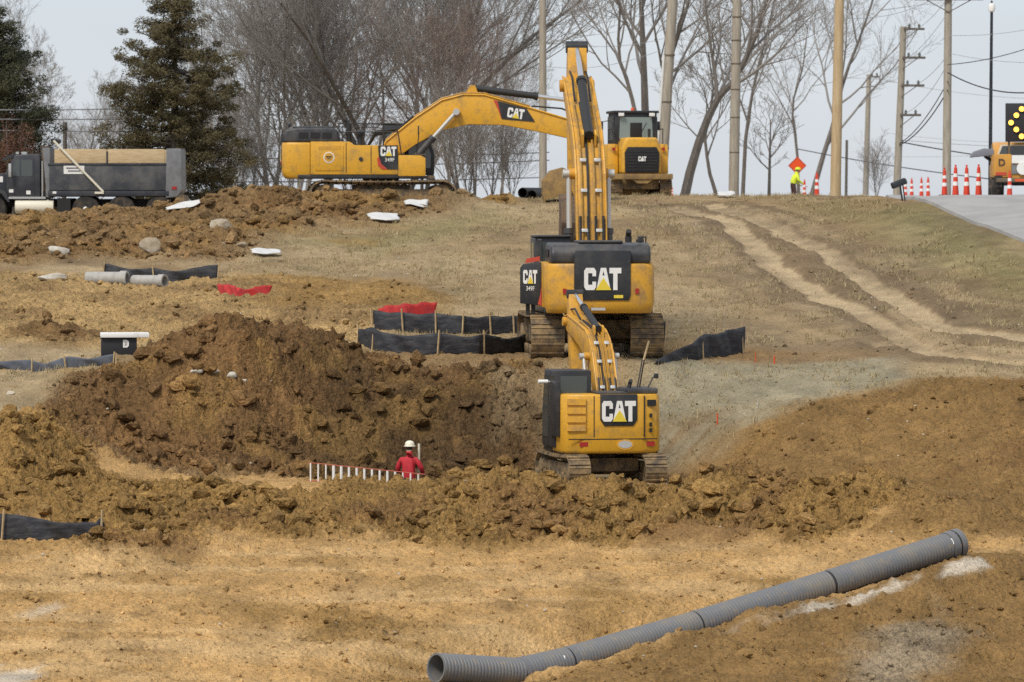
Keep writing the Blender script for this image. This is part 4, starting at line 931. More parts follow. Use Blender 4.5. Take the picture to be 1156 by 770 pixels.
def service_truck(loc, rz):
    root = thing('service_truck', loc, rz, 'orange yellow road truck carrying a lit amber arrow board, stopped behind the cones', 'truck')
    W = 1.10
    MB().bb(-.45, .45, -2.8, 2.8, .5, .72).build('chassis', 'grille', root)
    # utility bed: two side boxes, bed floor
    for s in (-1, 1):
        a, c = sorted((s * W, s * .42))
        b = MB().prism([(a, .78), (c, .78), (c, 1.66), (a, 1.66)], 'y', -2.9, -.2).build('side_box', 'orange_truck', root, bevel=.05)
        for y in (-2.1, -1.2): MB().bb(s * W - .012, s * W + .012, y - .4, y + .4, .86, 1.58).build('box_door', 'orange_truck', b, bevel=.01)
        MB().prism([(s * (W - .02) - (.3 if s > 0 else 0), .42), (s * (W - .02) + (.0 if s > 0 else .3), .42), (s * (W - .02) + (.0 if s > 0 else .3), .85), (s * (W - .02) - (.3 if s > 0 else 0), .85)], 'y', -2.95, -2.9).build('mud_flap', 'rubber', root)
        wheel(root, s * .90, -1.75, .42, .46, s, 'steel'); wheel(root, s * .92, 1.9, .42, .26, s, 'steel')
        MB().bb(s * .82 - .2, s * .82 + .2, -2.92, -2.9, .86, .98).build('red_marking', 'decal_red', b)
    b = [o for o in kids(root) if o.name.startswith('side_box')][0]
    word(b, 'D', .26, Matrix.Translation((-.80, -2.93, 1.36)), 'black', 'letter')
    MB().bb(-.42, .42, -2.85, -.2, .76, .92).build('bed', 'orange_truck', root)
    tg = MB().bb(-.42, .42, -2.9, -2.84, .92, 1.3).build('tailgate', 'truck_grey', root)
    st = MB(); 
    MB().bb(-1.0, 1.0, -3.05, -2.9, .60, .76).build('rear_bumper', 'steel', root, bevel=.02)
    MB().bb(-.3, 1.0, -3.065, -3.05, .63, .73).build('bumper_stripe', 'orange', root)
    MB().cyl((0.0, -3.0, 1.12), (0.0, -2.92, 1.12), .24, 24).build('round_reflector', 'white_paint', root)
    MB().bb(-.42, .5, -2.96, -2.91, 1.32, 1.62).build('white_panel', 'white_paint', root)
    c = MB().prism([(-.1, .62), (2.7, .62), (2.7, 1.3), (1.5, 1.42), (1.0, 2.12), (.05, 2.15), (-.1, 1.5)], 'x', -1.0, 1.0).build('cab', 'orange_truck', root, bevel=.07)
    MB().prism([(-.88, 1.52), (.88, 1.52), (.70, 2.05), (-.70, 2.05)], 'y', -.14, .06).build('rear_window_frame', 'cream', c)
    MB().prism([(-.80, 1.58), (.80, 1.58), (.64, 2.0), (-.64, 2.0)], 'y', -.165, .0).build('rear_window', 'glass', c)
    for s in (-1, 1): MB().prism([(.2, 1.5), (1.25, 1.5), (.95, 2.02), (.25, 2.02)], 'x', s * 1.005 - .008, s * 1.005 + .008).build('window', 'glass', c)
    # raised grey locker lid out to the left, on its strut
    A = Matrix.Translation((-1.0, -.9, 1.64)) @ Matrix.Rotation(R(-6), 4, 'Y')
    l = MB().prism([(0, 0), (0, .22), (-.35, .30), (-.75, .22), (-.92, .02), (-.85, .0)], 'y', -.5, .5).build('locker_lid', 'grey_lid', root, bevel=.03, X=A)
    MB().tube([(-.35, 0, 0), (-.05, 0, -.25)], .06, 8).build('lid_hinge', 'hose', l, X=A)
    # arrow board with lamps
    bd = MB().bb(-.55, 1.75, -.62, -.52, 2.15, 3.62).build('arrow_board', 'board_black', root, bevel=.03)
    MB().bb(-.45, -.37, -.52, -.44, .9, 2.4).bb(1.45, 1.53, -.52, -.44, .9, 2.4).build('board_post', 'steel', bd)
    for lx, lz in ((.06, 3.40), (-.14, 3.16), (-.34, 2.88), (-.14, 2.62), (.06, 2.36), (.45, 2.88), (.78, 2.88), (1.11, 2.88), (1.44, 2.88)):
        h = MB().cyl((lx, -.68, lz), (lx, -.62, lz), .115, 16).build('lamp_hood', 'board_black', bd)
        MB().cyl((lx, -.688, lz), (lx, -.676, lz), .10, 16).build('lamp', 'amber_lamp', h)
    return root
# ------------------------------------------------------------------ trees
def branch_mesh(rng, H0, r0, lean, spread, levels, kids_, up=.25, sides=(6, 5, 4, 3, 3, 3), twig=.009, first=.28, forks=1, wob=.10, path=None):
    """returns (trunk MB, crown MB): a winter tree grown from the origin"""
    T = MB(); Cn = MB()
    def grow(p, d, L, r, lv):
        n = (9, 7, 6, 4, 3, 3)[lv]; pts = [p.copy()]; rad = [r]; dd = d.copy()
        endr = max(twig * .7, r * (.30 if lv == 0 else .28))
        for i in range(n):
            dd = dd + Vector((rng.gauss(0, wob), rng.gauss(0, wob), rng.gauss(0, wob * .6) + up * .10 * (lv > 0)))
            dd.normalize(); pts.append(pts[-1] + dd * (L / n)); rad.append(r + (endr - r) * ((i + 1) / n) ** .85)
        if lv == 0 and path is not None:
            m_ = len(path) - 1; pts = []
            for i in range(n + 1):
                q = i / n * m_; j = min(int(q), m_ - 1); pts.append(Vector(path[j]).lerp(Vector(path[j + 1]), q - j))
            rad = [r + (r * .3 - r) * i / n for i in range(n + 1)]
        (T if lv == 0 else Cn).tube(pts, rad, sides[lv], False)
        if lv >= levels: return
        k = kids_[lv]
        for c in range(k):
            f = first + (1 - first) * (c + rng.random()) / k if lv == 0 else .18 + .82 * (c + rng.random()) / k
            f = min(f, .995); q = f * n; i = int(q); pos = pts[i].lerp(pts[min(i + 1, n)], q - i)
            t = (pts[min(i + 1, n)] - pts[i]).normalized()
            az = rng.random() * 6.283 if lv else c * 2.4 + rng.random()
            o = t.orthogonal().normalized(); o = Matrix.Rotation(az, 3, t) @ o
            an = spread[lv] * (.7 + .6 * rng.random())
            nd = (t * math.cos(an) + o * math.sin(an)); nd.z += up * .5; nd.normalize()
            nl = L * (.62 if lv == 0 else .55) * (1.15 - .6 * f) * (.75 + .5 * rng.random())
            grow(pos, nd, nl, max(twig, (rad[i]) * (.55 if lv == 0 else .58)), lv + 1)
    base = Vector((0, 0, -.3))
    for k in range(forks):
        d = Vector((lean[0] + (rng.gauss(0, .16) if forks > 1 else 0), lean[1] + (rng.gauss(0, .16) if forks > 1 else 0), 1)).normalized()
        grow(base + Vector((rng.gauss(0, .12), rng.gauss(0, .12), 0)) * (forks > 1), d, H0 * (1 if k == 0 else .75 + .25 * rng.random()), r0 * (1 if k == 0 else .75), 0)
    return T, Cn
def bare_proto(seed, name, label, H0, r0, lean=(0, 0), spread=(.75, .8, .8, .8, .8), levels=4, kids_=(11, 6, 5, 4), bark='bark', twigm='twig', cat='tree', **kw):
    rng = random.Random(seed)
    T, Cn = branch_mesh(rng, H0, r0, lean, spread, levels, kids_, **kw)
    root = thing(name, (0, 0, 0), 0, label, cat)
    t = T.build('trunk', bark, root); c = Cn.build('crown', twigm, root)
    return root
def leaf_cloud(mb, rng, c, r, n, size, flat=.6):
    for _ in range(n):
        while True:
            v = Vector((rng.uniform(-1, 1), rng.uniform(-1, 1), rng.uniform(-1, 1)))
            if v.length < 1: break
        p = Vector(c) + Vector((v.x * r, v.y * r, v.z * r * flat))
        a = Vector((rng.gauss(0, 1), rng.gauss(0, 1), rng.gauss(0, .7))).normalized() * size * rng.uniform(.6, 1.3)
        b = a.cross(Vector((rng.gauss(0, 1), rng.gauss(0, 1), rng.gauss(0, 1)))).normalized() * size * rng.uniform(.25, .5)
        mb.add([p - a, p + b, p + a, p - b], [(0, 1, 2, 3)])
def cedar(seed, loc, prof, Htot, label, leaf, dens=1.0, trunk_r=.28, lean=.0):
    """evergreen: limbs of the width given by prof [(height, left, right)] carry flat sprays"""
    rng = random.Random(seed); root = thing('cedar_tree', loc, 0, label, 'tree')
    T = MB(); pts = [Vector((lean * z, .05 * math.sin(z), z)) for z in np.linspace(-.3, Htot * .98, 14)]
    T.tube(pts, list(np.linspace(trunk_r, .03, 14)), 8, False)
    F = MB(); hs = [p[0] for p in prof]
    N = int(150 * dens)
    for i in range(N):
        z = Htot * (.05 + .95 * (i + rng.random()) / N); z = min(Htot * .99, max(.4, round(z / .66) * .66 + rng.gauss(0, .12)))
        l = np.interp(z, hs, [p[1] for p in prof]); r = np.interp(z, hs, [p[2] for p in prof])
        a = i * 2.39996 + rng.uniform(-.5, .5); cx, sy = math.cos(a), math.sin(a)
        ext = (r if cx > 0 else l) * abs(cx) + .5 * (l + r) * (1 - abs(cx)); ext = max(.25, ext * rng.uniform(.74, .98))
        o = Vector((lean * z, 0, z)); dirv = Vector((cx, sy, rng.uniform(-.12, .30)))
        mid = o + dirv * ext * .5 + Vector((0, 0, -.06 * ext)); end = o + dirv * ext + Vector((0, 0, .05 * ext))
        T.tube([o, mid, mid.lerp(end, .92)], [.05 * trunk_r / .28 + .012 * ext, .03, .012], 4, False)
        k = max(2, int(ext * 2.2))
        for j in range(k):
            f = .30 + .70 * (j + rng.random()) / k
            p = o.lerp(mid, f * 2) if f < .5 else mid.lerp(end, f * 2 - 1)
            p = p + Vector((rng.gauss(0, .2), rng.gauss(0, .3), rng.gauss(0, .16)))
            leaf_cloud(F, rng, p, rng.uniform(.24, .50) * (1.0 - .1 * f), int(165), .056, .72)
    for i in range(int(70 * dens)):      # inner boughs close to the stem
        z = Htot * (.06 + .88 * rng.random()); w_ = .5 * min(np.interp(z, hs, [p[1] for p in prof]), np.interp(z, hs, [p[2] for p in prof])); a = rng.random() * 6.283; q = rng.random() ** .6 * w_
        leaf_cloud(F, rng, (lean * z + math.cos(a) * q, math.sin(a) * q, z), rng.uniform(.35, .6), 130, .06, .7)
    T.build('trunk', 'bark', root); F.build('crown', leaf, root, smooth=False)
    return root
def shrub_leafy(seed, loc, w, h, label, leaf, n=60, name='shrub', cat='shrub'):
    rng = random.Random(seed); root = thing(name, loc, 0, label, cat)
    T = MB(); F = MB()
    for i in range(26):
        a = rng.random() * 6.28; e = rng.uniform(.1, 1); end = Vector((math.cos(a) * w * e, math.sin(a) * w * e * .7, h * rng.uniform(.5, 1) * (1.05 - .45 * e)))
        T.tube([Vector((0, 0, -.2)), end * .5 + Vector((0, 0, h * .1)), end], [.05, .03, .01], 4, False)
        for f in (.45, .6, .75, .9, 1.0): leaf_cloud(F, rng, end * f + Vector((rng.gauss(0, .2), rng.gauss(0, .2), .1)), .38, n, .055, .8)
    T.build('stem', 'bark', root); F.build('crown', leaf, root, smooth=False); return root
# ------------------------------------------------------------------ smaller things
def silt_fence(pts, h, stakes, label, fabric='fabric', sag=.08, seed=1, hs=None):
    """pts: plan points on the ground; stakes: positions 0..1 along it"""
    rng = random.Random(seed); P2 = [Vector((p[0], p[1], 0)) for p in pts]
    ln = [0]
    for a, b in zip(P2[:-1], P2[1:]): ln.append(ln[-1] + (b - a).length)
    tot = ln[-1]
    def at(t):
        s = t * tot
        for i in range(len(P2) - 1):
            if s <= ln[i + 1] + 1e-9: return P2[i].lerp(P2[i + 1], (s - ln[i]) / max(1e-6, ln[i + 1] - ln[i]))
        return P2[-1]
    o = at(.5); root = thing('silt_fence', (o.x, o.y, gz(o.x, o.y)), 0, label, 'fence', 'black silt fences on wooden stakes'); O = root.location
    n = max(24, int(tot / .10)); nz = 7; vs = []
    st = sorted(stakes)
    ts = [i / n for i in range(n + 1)]
    xs = np.array([at(t).x for t in ts]); ys = np.array([at(t).y for t in ts]); zs = H(xs, ys)
    ker = np.ones(9) / 9; zs = np.convolve(np.pad(zs, 4, 'edge'), ker, 'valid')
    ph = rng.random() * 9
    for i, t in enumerate(ts):
        gap = min([abs(t - s) for s in st] + [.5]) * tot
        hh = h if hs is None else np.interp(t, [k[0] for k in hs], [k[1] for k in hs])
        hh = hh - sag * (1 - math.exp(-(gap / .5) ** 2)) + .02 * math.sin(t * tot * 3.1 + ph)
        nx = at(min(1, t + .01)) - at(max(0, t - .01)); nx = Vector((-nx.y, nx.x, 0)).normalized()
        for k in range(nz):
            f = k / (nz - 1)
            wv = (.05 * math.sin(t * tot * 4.3 + ph + f * 2.2) + .03 * math.sin(t * tot * 9.7 + f * 5) + .014 * math.sin(t * tot * 23 + f * 7 + 2 * math.sin(t * tot * 3))) * (1 - math.exp(-(gap / .35) ** 2)) + .05 * (1 - f) ** 2
            vs.append(Vector((xs[i], ys[i], zs[i] - .06 + f * (hh + .06))) + nx * wv - O)
    m = MB(); fs = []
    for i in range(n):
        for k in range(nz - 1): b = i * nz + k; fs.append((b, b + nz, b + nz + 1, b + 1))
    m.add(vs, fs); f = m.build('fabric', fabric, root)
    so = f.modifiers.new('thickness', 'SOLIDIFY'); so.thickness = .012
    for s in st:
        p = at(s); z = gz(p.x, p.y); ht = h * 1.12 if hs is None else np.interp(s, [k[0] for k in hs], [k[1] for k in hs]) * 1.1 + .04
        lx, ly = rng.uniform(-.07, .07), rng.uniform(-.05, .05)
        a = Vector((p.x, p.y - .05, z - .15)); b = Vector((p.x + lx, p.y - .05 + ly, z + ht))
        q = MB(); q.tube([a - O, b - O], .024, 4); q.build('stake', 'stake', root, smooth=False)
    return root
def lump(seed, r, sq=(1, 1, .7), sub=2, rough=.28):
    bm = bmesh.new(); bmesh.ops.create_icosphere(bm, subdivisions=sub, radius=1); rng = random.Random(seed)
    cuts = [(Vector((rng.gauss(0, 1), rng.gauss(0, 1), rng.gauss(0, 1))).normalized(), rng.uniform(.5, .85)) for _ in range(7)]
    for v in bm.verts:
        c = v.co
        for nrm, d in cuts:
            e = c.dot(nrm) - d
            if e > 0: c = c - nrm * e * .85
        v.co = Vector((c.x * r * sq[0], c.y * r * sq[1], c.z * r * sq[2])) * (1 + rng.uniform(-rough, rough) * .25)
    vs = [tuple(v.co) for v in bm.verts]; fs = [tuple(v.index for v in f.verts) for f in bm.faces]; bm.free(); return vs, fs
def rock(px, py, d0, r, sq, label, m='rock', name='boulder', seed=1, sink=.25, d1=330):
    g = G(px, py, d0, d1); vs, fs = lump(seed, r, sq, 3); mb = MB(); mb.add(vs, fs)
    o = mb.build(name, m); o.location = (g.x, g.y, max(g.z, gz(g.x, g.y)) + r * sq[2] * .45); tag(o, label, name.replace('_', ' ')); return o
def sheet_obj(px, py, d0, w, l, rz, label, name='plastic_sheet', m='sheet', h=.16, seed=1, tilt=0):
    """a crumpled sheet lying on the slope, with folds and a rolled edge"""
    g = G(px, py, d0); rng = random.Random(seed); nx, ny = 18, 12; h = h * .45; tilt = tilt + l * .11; w *= .86; l *= .9; vs = []; fs = []
    ca, sa = math.cos(rz), math.sin(rz); p0 = rng.random() * 6
    for i in range(nx + 1):
        for j in range(ny + 1):
            u = i / nx - .5; v = j / ny - .5
            wob = math.sqrt(max(.06, 1 - .92 * (2 * u) ** 2)) if name != 'scrap' else 1 - .4 * abs(u)
            x = u * w + .02 * math.sin(v * 9 + p0); y = v * l * wob + .03 * math.sin(u * 7 + p0)
            X, Y = g.x + x * ca - y * sa, g.y + x * sa + y * ca
            hz = .03 + h * (abs(math.sin(u * 5.5 + p0 + v * 2)) * .5 + .5 * abs(math.sin(v * 4 + u * 3 + p0 * 2))) * (1 - (2 * v) ** 4 * .6) * (1 - (2 * u) ** 4 * .6) + tilt * (v + .5)
            vs.append((X, Y, hz))
    zz = H([v[0] for v in vs], [v[1] for v in vs]); zz = np.maximum(zz, shape(np.array([v[0] for v in vs]), np.array([v[1] for v in vs]))[0]).reshape(nx + 1, ny + 1)
    for _ in range(14):
        q = np.pad(zz, 1, 'edge'); zz = (q[:-2, 1:-1] + q[2:, 1:-1] + q[1:-1, :-2] + q[1:-1, 2:] + q[1:-1, 1:-1]) / 5
    zz = zz.ravel() + .06
    vs = [(v[0] - g.x, v[1] - g.y, float(z) + v[2] - g.z) for v, z in zip(vs, zz)]
    for i in range(nx):
        for j in range(ny): b = i * (ny + 1) + j; fs.append((b, b + ny + 1, b + ny + 2, b + 1))
    mb = MB(); mb.add(vs, fs); o = mb.build(name, m); o.location = g; s = o.modifiers.new('t', 'SOLIDIFY'); s.thickness = .015
    tag(o, label, name.replace('_', ' ')); return o
def standing_sheet(pts, h, label, seed=3):
    """a sagging red barrier sheet standing on its edge"""
    rng = random.Random(seed); gs = [Vector(G(px, py, d0)) for px, py, d0 in pts]; O = gs[0]
    n = 40; nz = 6; vs = []; fs = []
    for i in range(n + 1):
        t = i / n * (len(gs) - 1); k = min(int(t), len(gs) - 2); p = gs[k].lerp(gs[k + 1], t - k)
        hh = np.interp(i / n, [q[0] for q in h], [q[1] for q in h]); hh *= 1 + .05 * math.sin(i * .5 + seed)
        for j in range(nz + 1):
            f = j / nz; vs.append(p - O + Vector((.03 * math.sin(i + j), .05 * math.sin(i * .5 + f * 3) + f * .12, -.05 + f * (hh + .05))))
    for i in range(n):
        for j in range(nz): b = i * (nz + 1) + j; fs.append((b, b + nz + 1, b + nz + 2, b + 1))
    mb = MB(); mb.add(vs, fs); o = mb.build('barrier_sheet', 'red_mesh'); o.location = O
    s = o.modifiers.new('t', 'SOLIDIFY'); s.thickness = .012; tag(o, label, 'barrier sheet'); return o
def concrete_pipe(px, py, d0, L, r, rz, label, stack=None):
    g = G(px, py, d0); root = thing('concrete_pipe', (g.x, g.y, g.z), rz, label, 'pipe')
    def ring(a, b, r1, r2, name, m, par):
        q = MB(); n = 24; vs = []; fs = []
        for x, rr in ((a, r1), (b, r1), (b, r2), (a, r2)):
            for k in range(n): t = 2 * math.pi * k / n; vs.append((x, rr * math.cos(t), r + rr * math.sin(t)))
        for s in range(4):
            for k in range(n): fs.append((s * n + k, s * n + (k + 1) % n, ((s + 1) % 4) * n + (k + 1) % n, ((s + 1) % 4) * n + k))
        q.add(vs, fs); return q.build(name, m, par)
    ring(-L / 2, L / 2, r, r * .76, 'barrel', 'concrete', root); ring(L / 2 - .05, L / 2 + .16, r * 1.16, r * .84, 'bell', 'concrete', root)
    return root
def corrugated_pipe():
    root = thing('drain_pipe', PIPE[0] - Vector((0, 0, PIPE_R)), 0, 'long grey corrugated drain pipe of joined lengths lying across the foreground earth', 'pipe'); O = root.location
    n = 40
    def sweep(a, b, prof, name, m, par=root):
        d = (b - a).normalized(); x = d.cross(Vector((0, 0, 1))).normalized(); y = x.cross(d); vs = []; fs = []
        for s, r in prof:
            c = a + d * s - O
            for k in range(n): t = 2 * math.pi * k / n; v = c + (x * math.cos(t) + y * math.sin(t)) * r; vs.append(v)
        for i in range(len(prof) - 1):
            for k in range(n): fs.append((i * n + k, i * n + (k + 1) % n, (i + 1) * n + (k + 1) % n, (i + 1) * n + k))
        q = MB(); q.add(vs, fs); return q.build(name, m, par)
    for i in range(len(PIPE) - 1):
        a, b = PIPE[i], PIPE[i + 1]; L = (b - a).length; pitch = .085; prof = []
        s = .02
        while s < L - .05:
            prof += [(s, PIPE_R * .955), (s + pitch * .16, PIPE_R), (s + pitch * .62, PIPE_R), (s + pitch * .78, PIPE_R * .955)]; s += pitch
        prof.append((L, PIPE_R * .955))
        if i == 0: prof = [(L, PIPE_R * .86), (0.0, PIPE_R * .86), (0.0, PIPE_R * .99)] + prof
        if i == len(PIPE) - 2: prof = prof + [(L, PIPE_R * .86), (L * .3, PIPE_R * .86)]
        sec = sweep(a, b, prof, 'pipe_length', 'hdpe')
        d = (b - a).normalized()
        if i: # joint: a groove filled by a dark gasket and a smooth collar
            sweep(a - d * .05, a + d * .05, [(0, PIPE_R * .90), (0, PIPE_R * .965), (.10, PIPE_R * .965), (.10, PIPE_R * .9)], 'gasket', 'hose')
            sweep(a + d * .05, a + d * .14, [(0, PIPE_R * .9), (0, PIPE_R * 1.02), (.02, PIPE_R * 1.03), (.09, PIPE_R * 1.01), (.09, PIPE_R * .9)], 'collar', 'hdpe')
        if i == len(PIPE) - 2:
            sweep(b - d * .36, b, [(0, PIPE_R * .9), (0, PIPE_R * 1.05), (.17, PIPE_R * 1.05), (.17, PIPE_R * .98), (.22, PIPE_R * .98), (.22, PIPE_R * 1.06), (.36, PIPE_R * 1.07), (.36, PIPE_R * .88)], 'bell_end', 'hdpe')
            sweep(b - d * .19, b - d * .14, [(0, PIPE_R * .95), (0, PIPE_R * 1.0), (.05, PIPE_R * 1.0), (.05, PIPE_R * .95)], 'gasket', 'hose')
        if i in (1, 4):
            q = b - d * (.22 if i == 4 else .10); c = Vector((0, -1, .35)).normalized()
            MB().box(q + c * PIPE_R * 1.03 - O, (.07, .03, .13), 0, Matrix.Rotation(R(-20), 3, 'X')).build('paper_tag', 'white_paint', root)
    return root
def channelizer(loc, h, label, proto=None):
    if proto is not None: return dup(proto, loc, label=label, scale=h / 1.1)
    root = thing('traffic_cone', loc, 0, label, 'traffic cone', 'tall orange and white channelizer cones'); s = 1.0
    b = MB().prism([(.25 * math.cos(a), .25 * math.sin(a)) for a in [k * math.pi / 4 + .39 for k in range(8)]], 'z', 0, .07).build('base', 'rubber', root, bevel=.015)
    rr = lambda z: .122 - .072 * z / 1.1
    for i, (z0, z1, m) in enumerate(((.07, .40, 'cone_red'), (.40, .54, 'white_band'), (.54, .70, 'cone_red'), (.70, .82, 'white_band'), (.82, 1.02, 'cone_red'))):
        e = .004 if m == 'white_band' else 0
        MB().lathe([(rr(z0) + e, z0), (rr(z1) + e, z1)], 16).build('white_stripe' if m == 'white_band' else 'orange_stripe', m, root)
    MB().lathe([(rr(1.02), 1.02), (.03, 1.04), (.028, 1.10), (.045, 1.11), (.03, 1.13)], 12).build('grip', 'cone_red', root)
    return root
def pole(px0, py0, px1, py1, d, r0, r1, label, m='pole_grey', arms=(), top=True, group='wooden utility poles', name='utility_pole', cat='utility pole', base_drop=.4):
    a = P(px0, py0, d); b = P(px1, py1, d); a.z = gz(a.x, a.y)
    root = thing(name, a, 0, label, cat, group); v = b - a
    n = 8; pts = [v * (i / n) for i in range(n + 1)]; pts[0] = v * 0 + Vector((0, 0, -base_drop))
    MB().tube(pts, list(np.linspace(r0, r1, n + 1)), 12).build('shaft', m, root)
    for (f, half, side, ins) in arms:
        c = v * f; q = MB().box(c + Vector((side * half, -r0 - .03, 0)), (half * 2, .10, .11)); q.tube([c + Vector((side * half * 1.4, -r0, 0)), c + Vector((0, -r0, -.55))], .02, 5); ar = q.build('crossarm', 'pole_dark', root)
        for k in range(ins):
            x = side * half + half * (2 * (k + .5) / ins - 1) * .95
            MB().lathe([(.03, .05), (.075, .09), (.05, .13), (.075, .17), (.05, .21), (.03, .26)], 10, c + Vector((x, -r0 - .03, 0))).build('insulator', 'insulator', ar)
    return root
def cable(pa, pb, sag, r, label, m='wire', group='overhead cables between the poles'):
    pts = []
    for i in range(25):
        t = i / 24; p = pa.lerp(pb, t); p.z -= sag * 4 * t * (1 - t); pts.append(p - pa)
    o = MB().tube(pts, r, 5).build('overhead_cable', m); o.location = pa; tag(o, label, 'cable', group); return o
def skin_body(joints, edges, root_i, name, mats, paint, parent, sub=2):
    """joints: list of (xyz, radius); one continuous skinned surface"""
    me = bpy.data.meshes.new(name); me.from_pydata([j[0] for j in joints], edges, []); o = bpy.data.objects.new(name, me); COL.objects.link(o)
    md = o.modifiers.new('s', 'SKIN'); md.use_smooth_shade = True; md.branch_smoothing = .6
    for i, j in enumerate(joints):
        r = j[1]; me.skin_vertices[0].data[i].radius = r if hasattr(r, '__len__') else (r, r)
        me.skin_vertices[0].data[i].use_root = (i == root_i)
    ss = o.modifiers.new('u', 'SUBSURF'); ss.levels = sub; ss.render_levels = sub
    dg = bpy.context.evaluated_depsgraph_get(); m2 = bpy.data.meshes.new_from_object(o.evaluated_get(dg)); bpy.data.objects.remove(o)
    m2.name = name; m2.materials.clear()
    for k in mats: m2.materials.append(M[k])
    for p in m2.polygons: p.use_smooth = True; p.material_index = paint(p.center)
    o = bpy.data.objects.new(name, m2); COL.objects.link(o); o.parent = parent; return o
def person(loc, rz, label, top, legs, pose, cat='person'):
    """standing figure; local +y is the way it faces"""
    root = thing('person', loc, rz, label, cat)
    aL, aR = pose['hand_left'], pose['hand_right']; eL, eR = pose['elbow_left'], pose['elbow_right']; ln = pose.get('lean', 0)
    def U(x, y, z): return (x, y + ln * (z - .95) / .6 if z > .95 else y, z)
    J = [(U(0, 0, .95), (.19, .14)), (U(0, 0, 1.12), (.19, .145)), (U(0, .0, 1.32), (.205, .15)), (U(0, 0, 1.46), (.13, .10)), (U(0, .01, 1.54), (.075, .075)),
         (U(0, .03, 1.62), (.085, .10)), (U(0, .02, 1.70), (.082, .10)),
         (U(-.20, 0, 1.40), .085), (eL, .068), (aL, .048), (U(.20, 0, 1.40), .085), (eR, .068), (aR, .048),
         ((-.10, 0, .86), .095), ((-.11, .03, .50), .066), ((-.12, -.01, .10), .05), ((-.12, .14, .05), .045),
         ((.10, 0, .86), .095), ((.11, .05, .50), .066), ((.13, .02, .10), .05), ((.13, .17, .05), .045)]
    E = [(0, 1), (1, 2), (2, 3), (3, 4), (4, 5), (5, 6), (2, 7), (7, 8), (8, 9), (2, 10), (10, 11), (11, 12), (0, 13), (13, 14), (14, 15), (15, 16), (0, 17), (17, 18), (18, 19), (19, 20)]
    def pt(c):
        if c.z > 1.54 and abs(c.x) < .14: return 2 if c.y > ln + .03 or c.z > 1.6 else 0
        hand = min((c - Vector(aL)).length, (c - Vector(aR)).length) < .06
        if hand: return 2
        if c.z < .13: return 3
        return 1 if c.z < .93 and abs(c.x) < .24 and (c - Vector(aL)).length > .16 and (c - Vector(aR)).length > .16 else 0
    b = skin_body(J, E, 0, 'body', [top, legs, 'skin', 'hose'], pt, root)
    hc = Vector(U(0, .03, 1.70))
    # fingers: five bent chains rooted in each palm
    for hnd, elb, s in ((aL, eL, -1), (aR, eR, 1)):
        hnd, elb = Vector(hnd), Vector(elb); d = (hnd - elb).normalized(); sx = d.cross(Vector((0, 1, 0)));
        sx = sx.normalized() if sx.length > .1 else Vector((1, 0, 0)); nx = sx.cross(d)
        q = MB(); q.ell(hnd + d * .045, (.045, .022, .055), 8, 6, 0, d.to_track_quat('Z', 'Y').to_matrix())
        for k, L in enumerate((.065, .075, .072, .058)):
            o = hnd + d * .085 + sx * (k - 1.5) * .021
            q.tube([o, o + d * L * .5, o + d * L * .85 + nx * .02, o + d * L * .95 + nx * .045], [.010, .0095, .009, .007], 6)
        o = hnd + d * .04 - sx * s * .04; q.tube([o, o + d * .03 - sx * s * .03, o + d * .065 - sx * s * .03 + nx * .02], [.012, .011, .008], 6)
        q.build('hand', 'skin', root)
    # face
    f = MB(); f.ell(hc + Vector((0, .105, -.06)), (.016, .022, .026), 8, 6); f.build('nose', 'skin', root)
    for s in (-1, 1):
        MB().ell(hc + Vector((s * .034, .085, -.02)), (.014, .012, .010), 8, 6).build('eye', 'white_paint', root)
        MB().ell(hc + Vector((s * .088, .0, -.04)), (.014, .028, .036), 8, 6).build('ear', 'skin', root)
    MB().ell(hc + Vector((0, .088, -.105)), (.026, .012, .007), 8, 6).build('mouth', 'decal_red', root)
    MB().ell(hc + Vector((0, -.025, -.01)), (.088, .095, .10), 12, 8).build('hair', 'hose', root)
    hh = MB().lathe([(.15, 0), (.152, .012), (.122, .02), (.12, .06), (.105, .105), (.07, .135), (.02, .148)], 20, hc + Vector((0, 0, .015)))
    hh.prism([(-.10, .10), (.10, .10), (.07, .19), (-.07, .19)], 'z', hc.z + .015, hc.z + .028) if False else None
    hh.build('hard_hat', pose.get('hat', 'hat'), root)
    return root
SUN_E, SUN_ANG = 1.4, 15
SKY = (.85, 1.1, 1.2, .11)
CLOUD = (3.0, 3.17, 3.48)
EXPOSURE = 0.97
DENOISE = False
# ================================================================== build the place
build_ground(); build_road()
def root_at(px, d): x, y = px_xy(px, d); return Vector((x, y, gz(x, y)))
# ---- machines
small_excavator(Vector((px_xy(678, 119.6)[0], 119.6, PIT_Z - .02)), R(11), 'compact yellow excavator with rear lettering at the pit edge, nearest the camera, boom raised')
big_excavator(Vector((px_xy(665, 130.6)[0], 130.6, BIG.z - .02)), R(4.0), 42.5, -4, 3.15, 10, .95, 'large yellow excavator seen from behind with its black side door open, boom raised high', True, worn='yellow_worn', buck='bucket_dark')
big_excavator(Vector((px_xy(430, 177.5)[0], 177.5, HILL_Z - .02)), R(-88.5), 0.5, 0, 2.3, -82, 1.3, 'large yellow excavator in side view on the hilltop, boom reaching to the right', False, yaw=R(3))
x, y = px_xy(715.5, 194.5); track_loader(Vector((x, y, gz(x, y) + .05)), R(9))
x, y = px_xy(212, 185.5); dump_truck(Vector((x, y + 0, gz(x, y) - .02)), R(90))
x, y = px_xy(1150, 186); rx = 17.9
service_truck(Vector((x, y, gz(x, y) + .12)), R(-3))
corrugated_pipe()
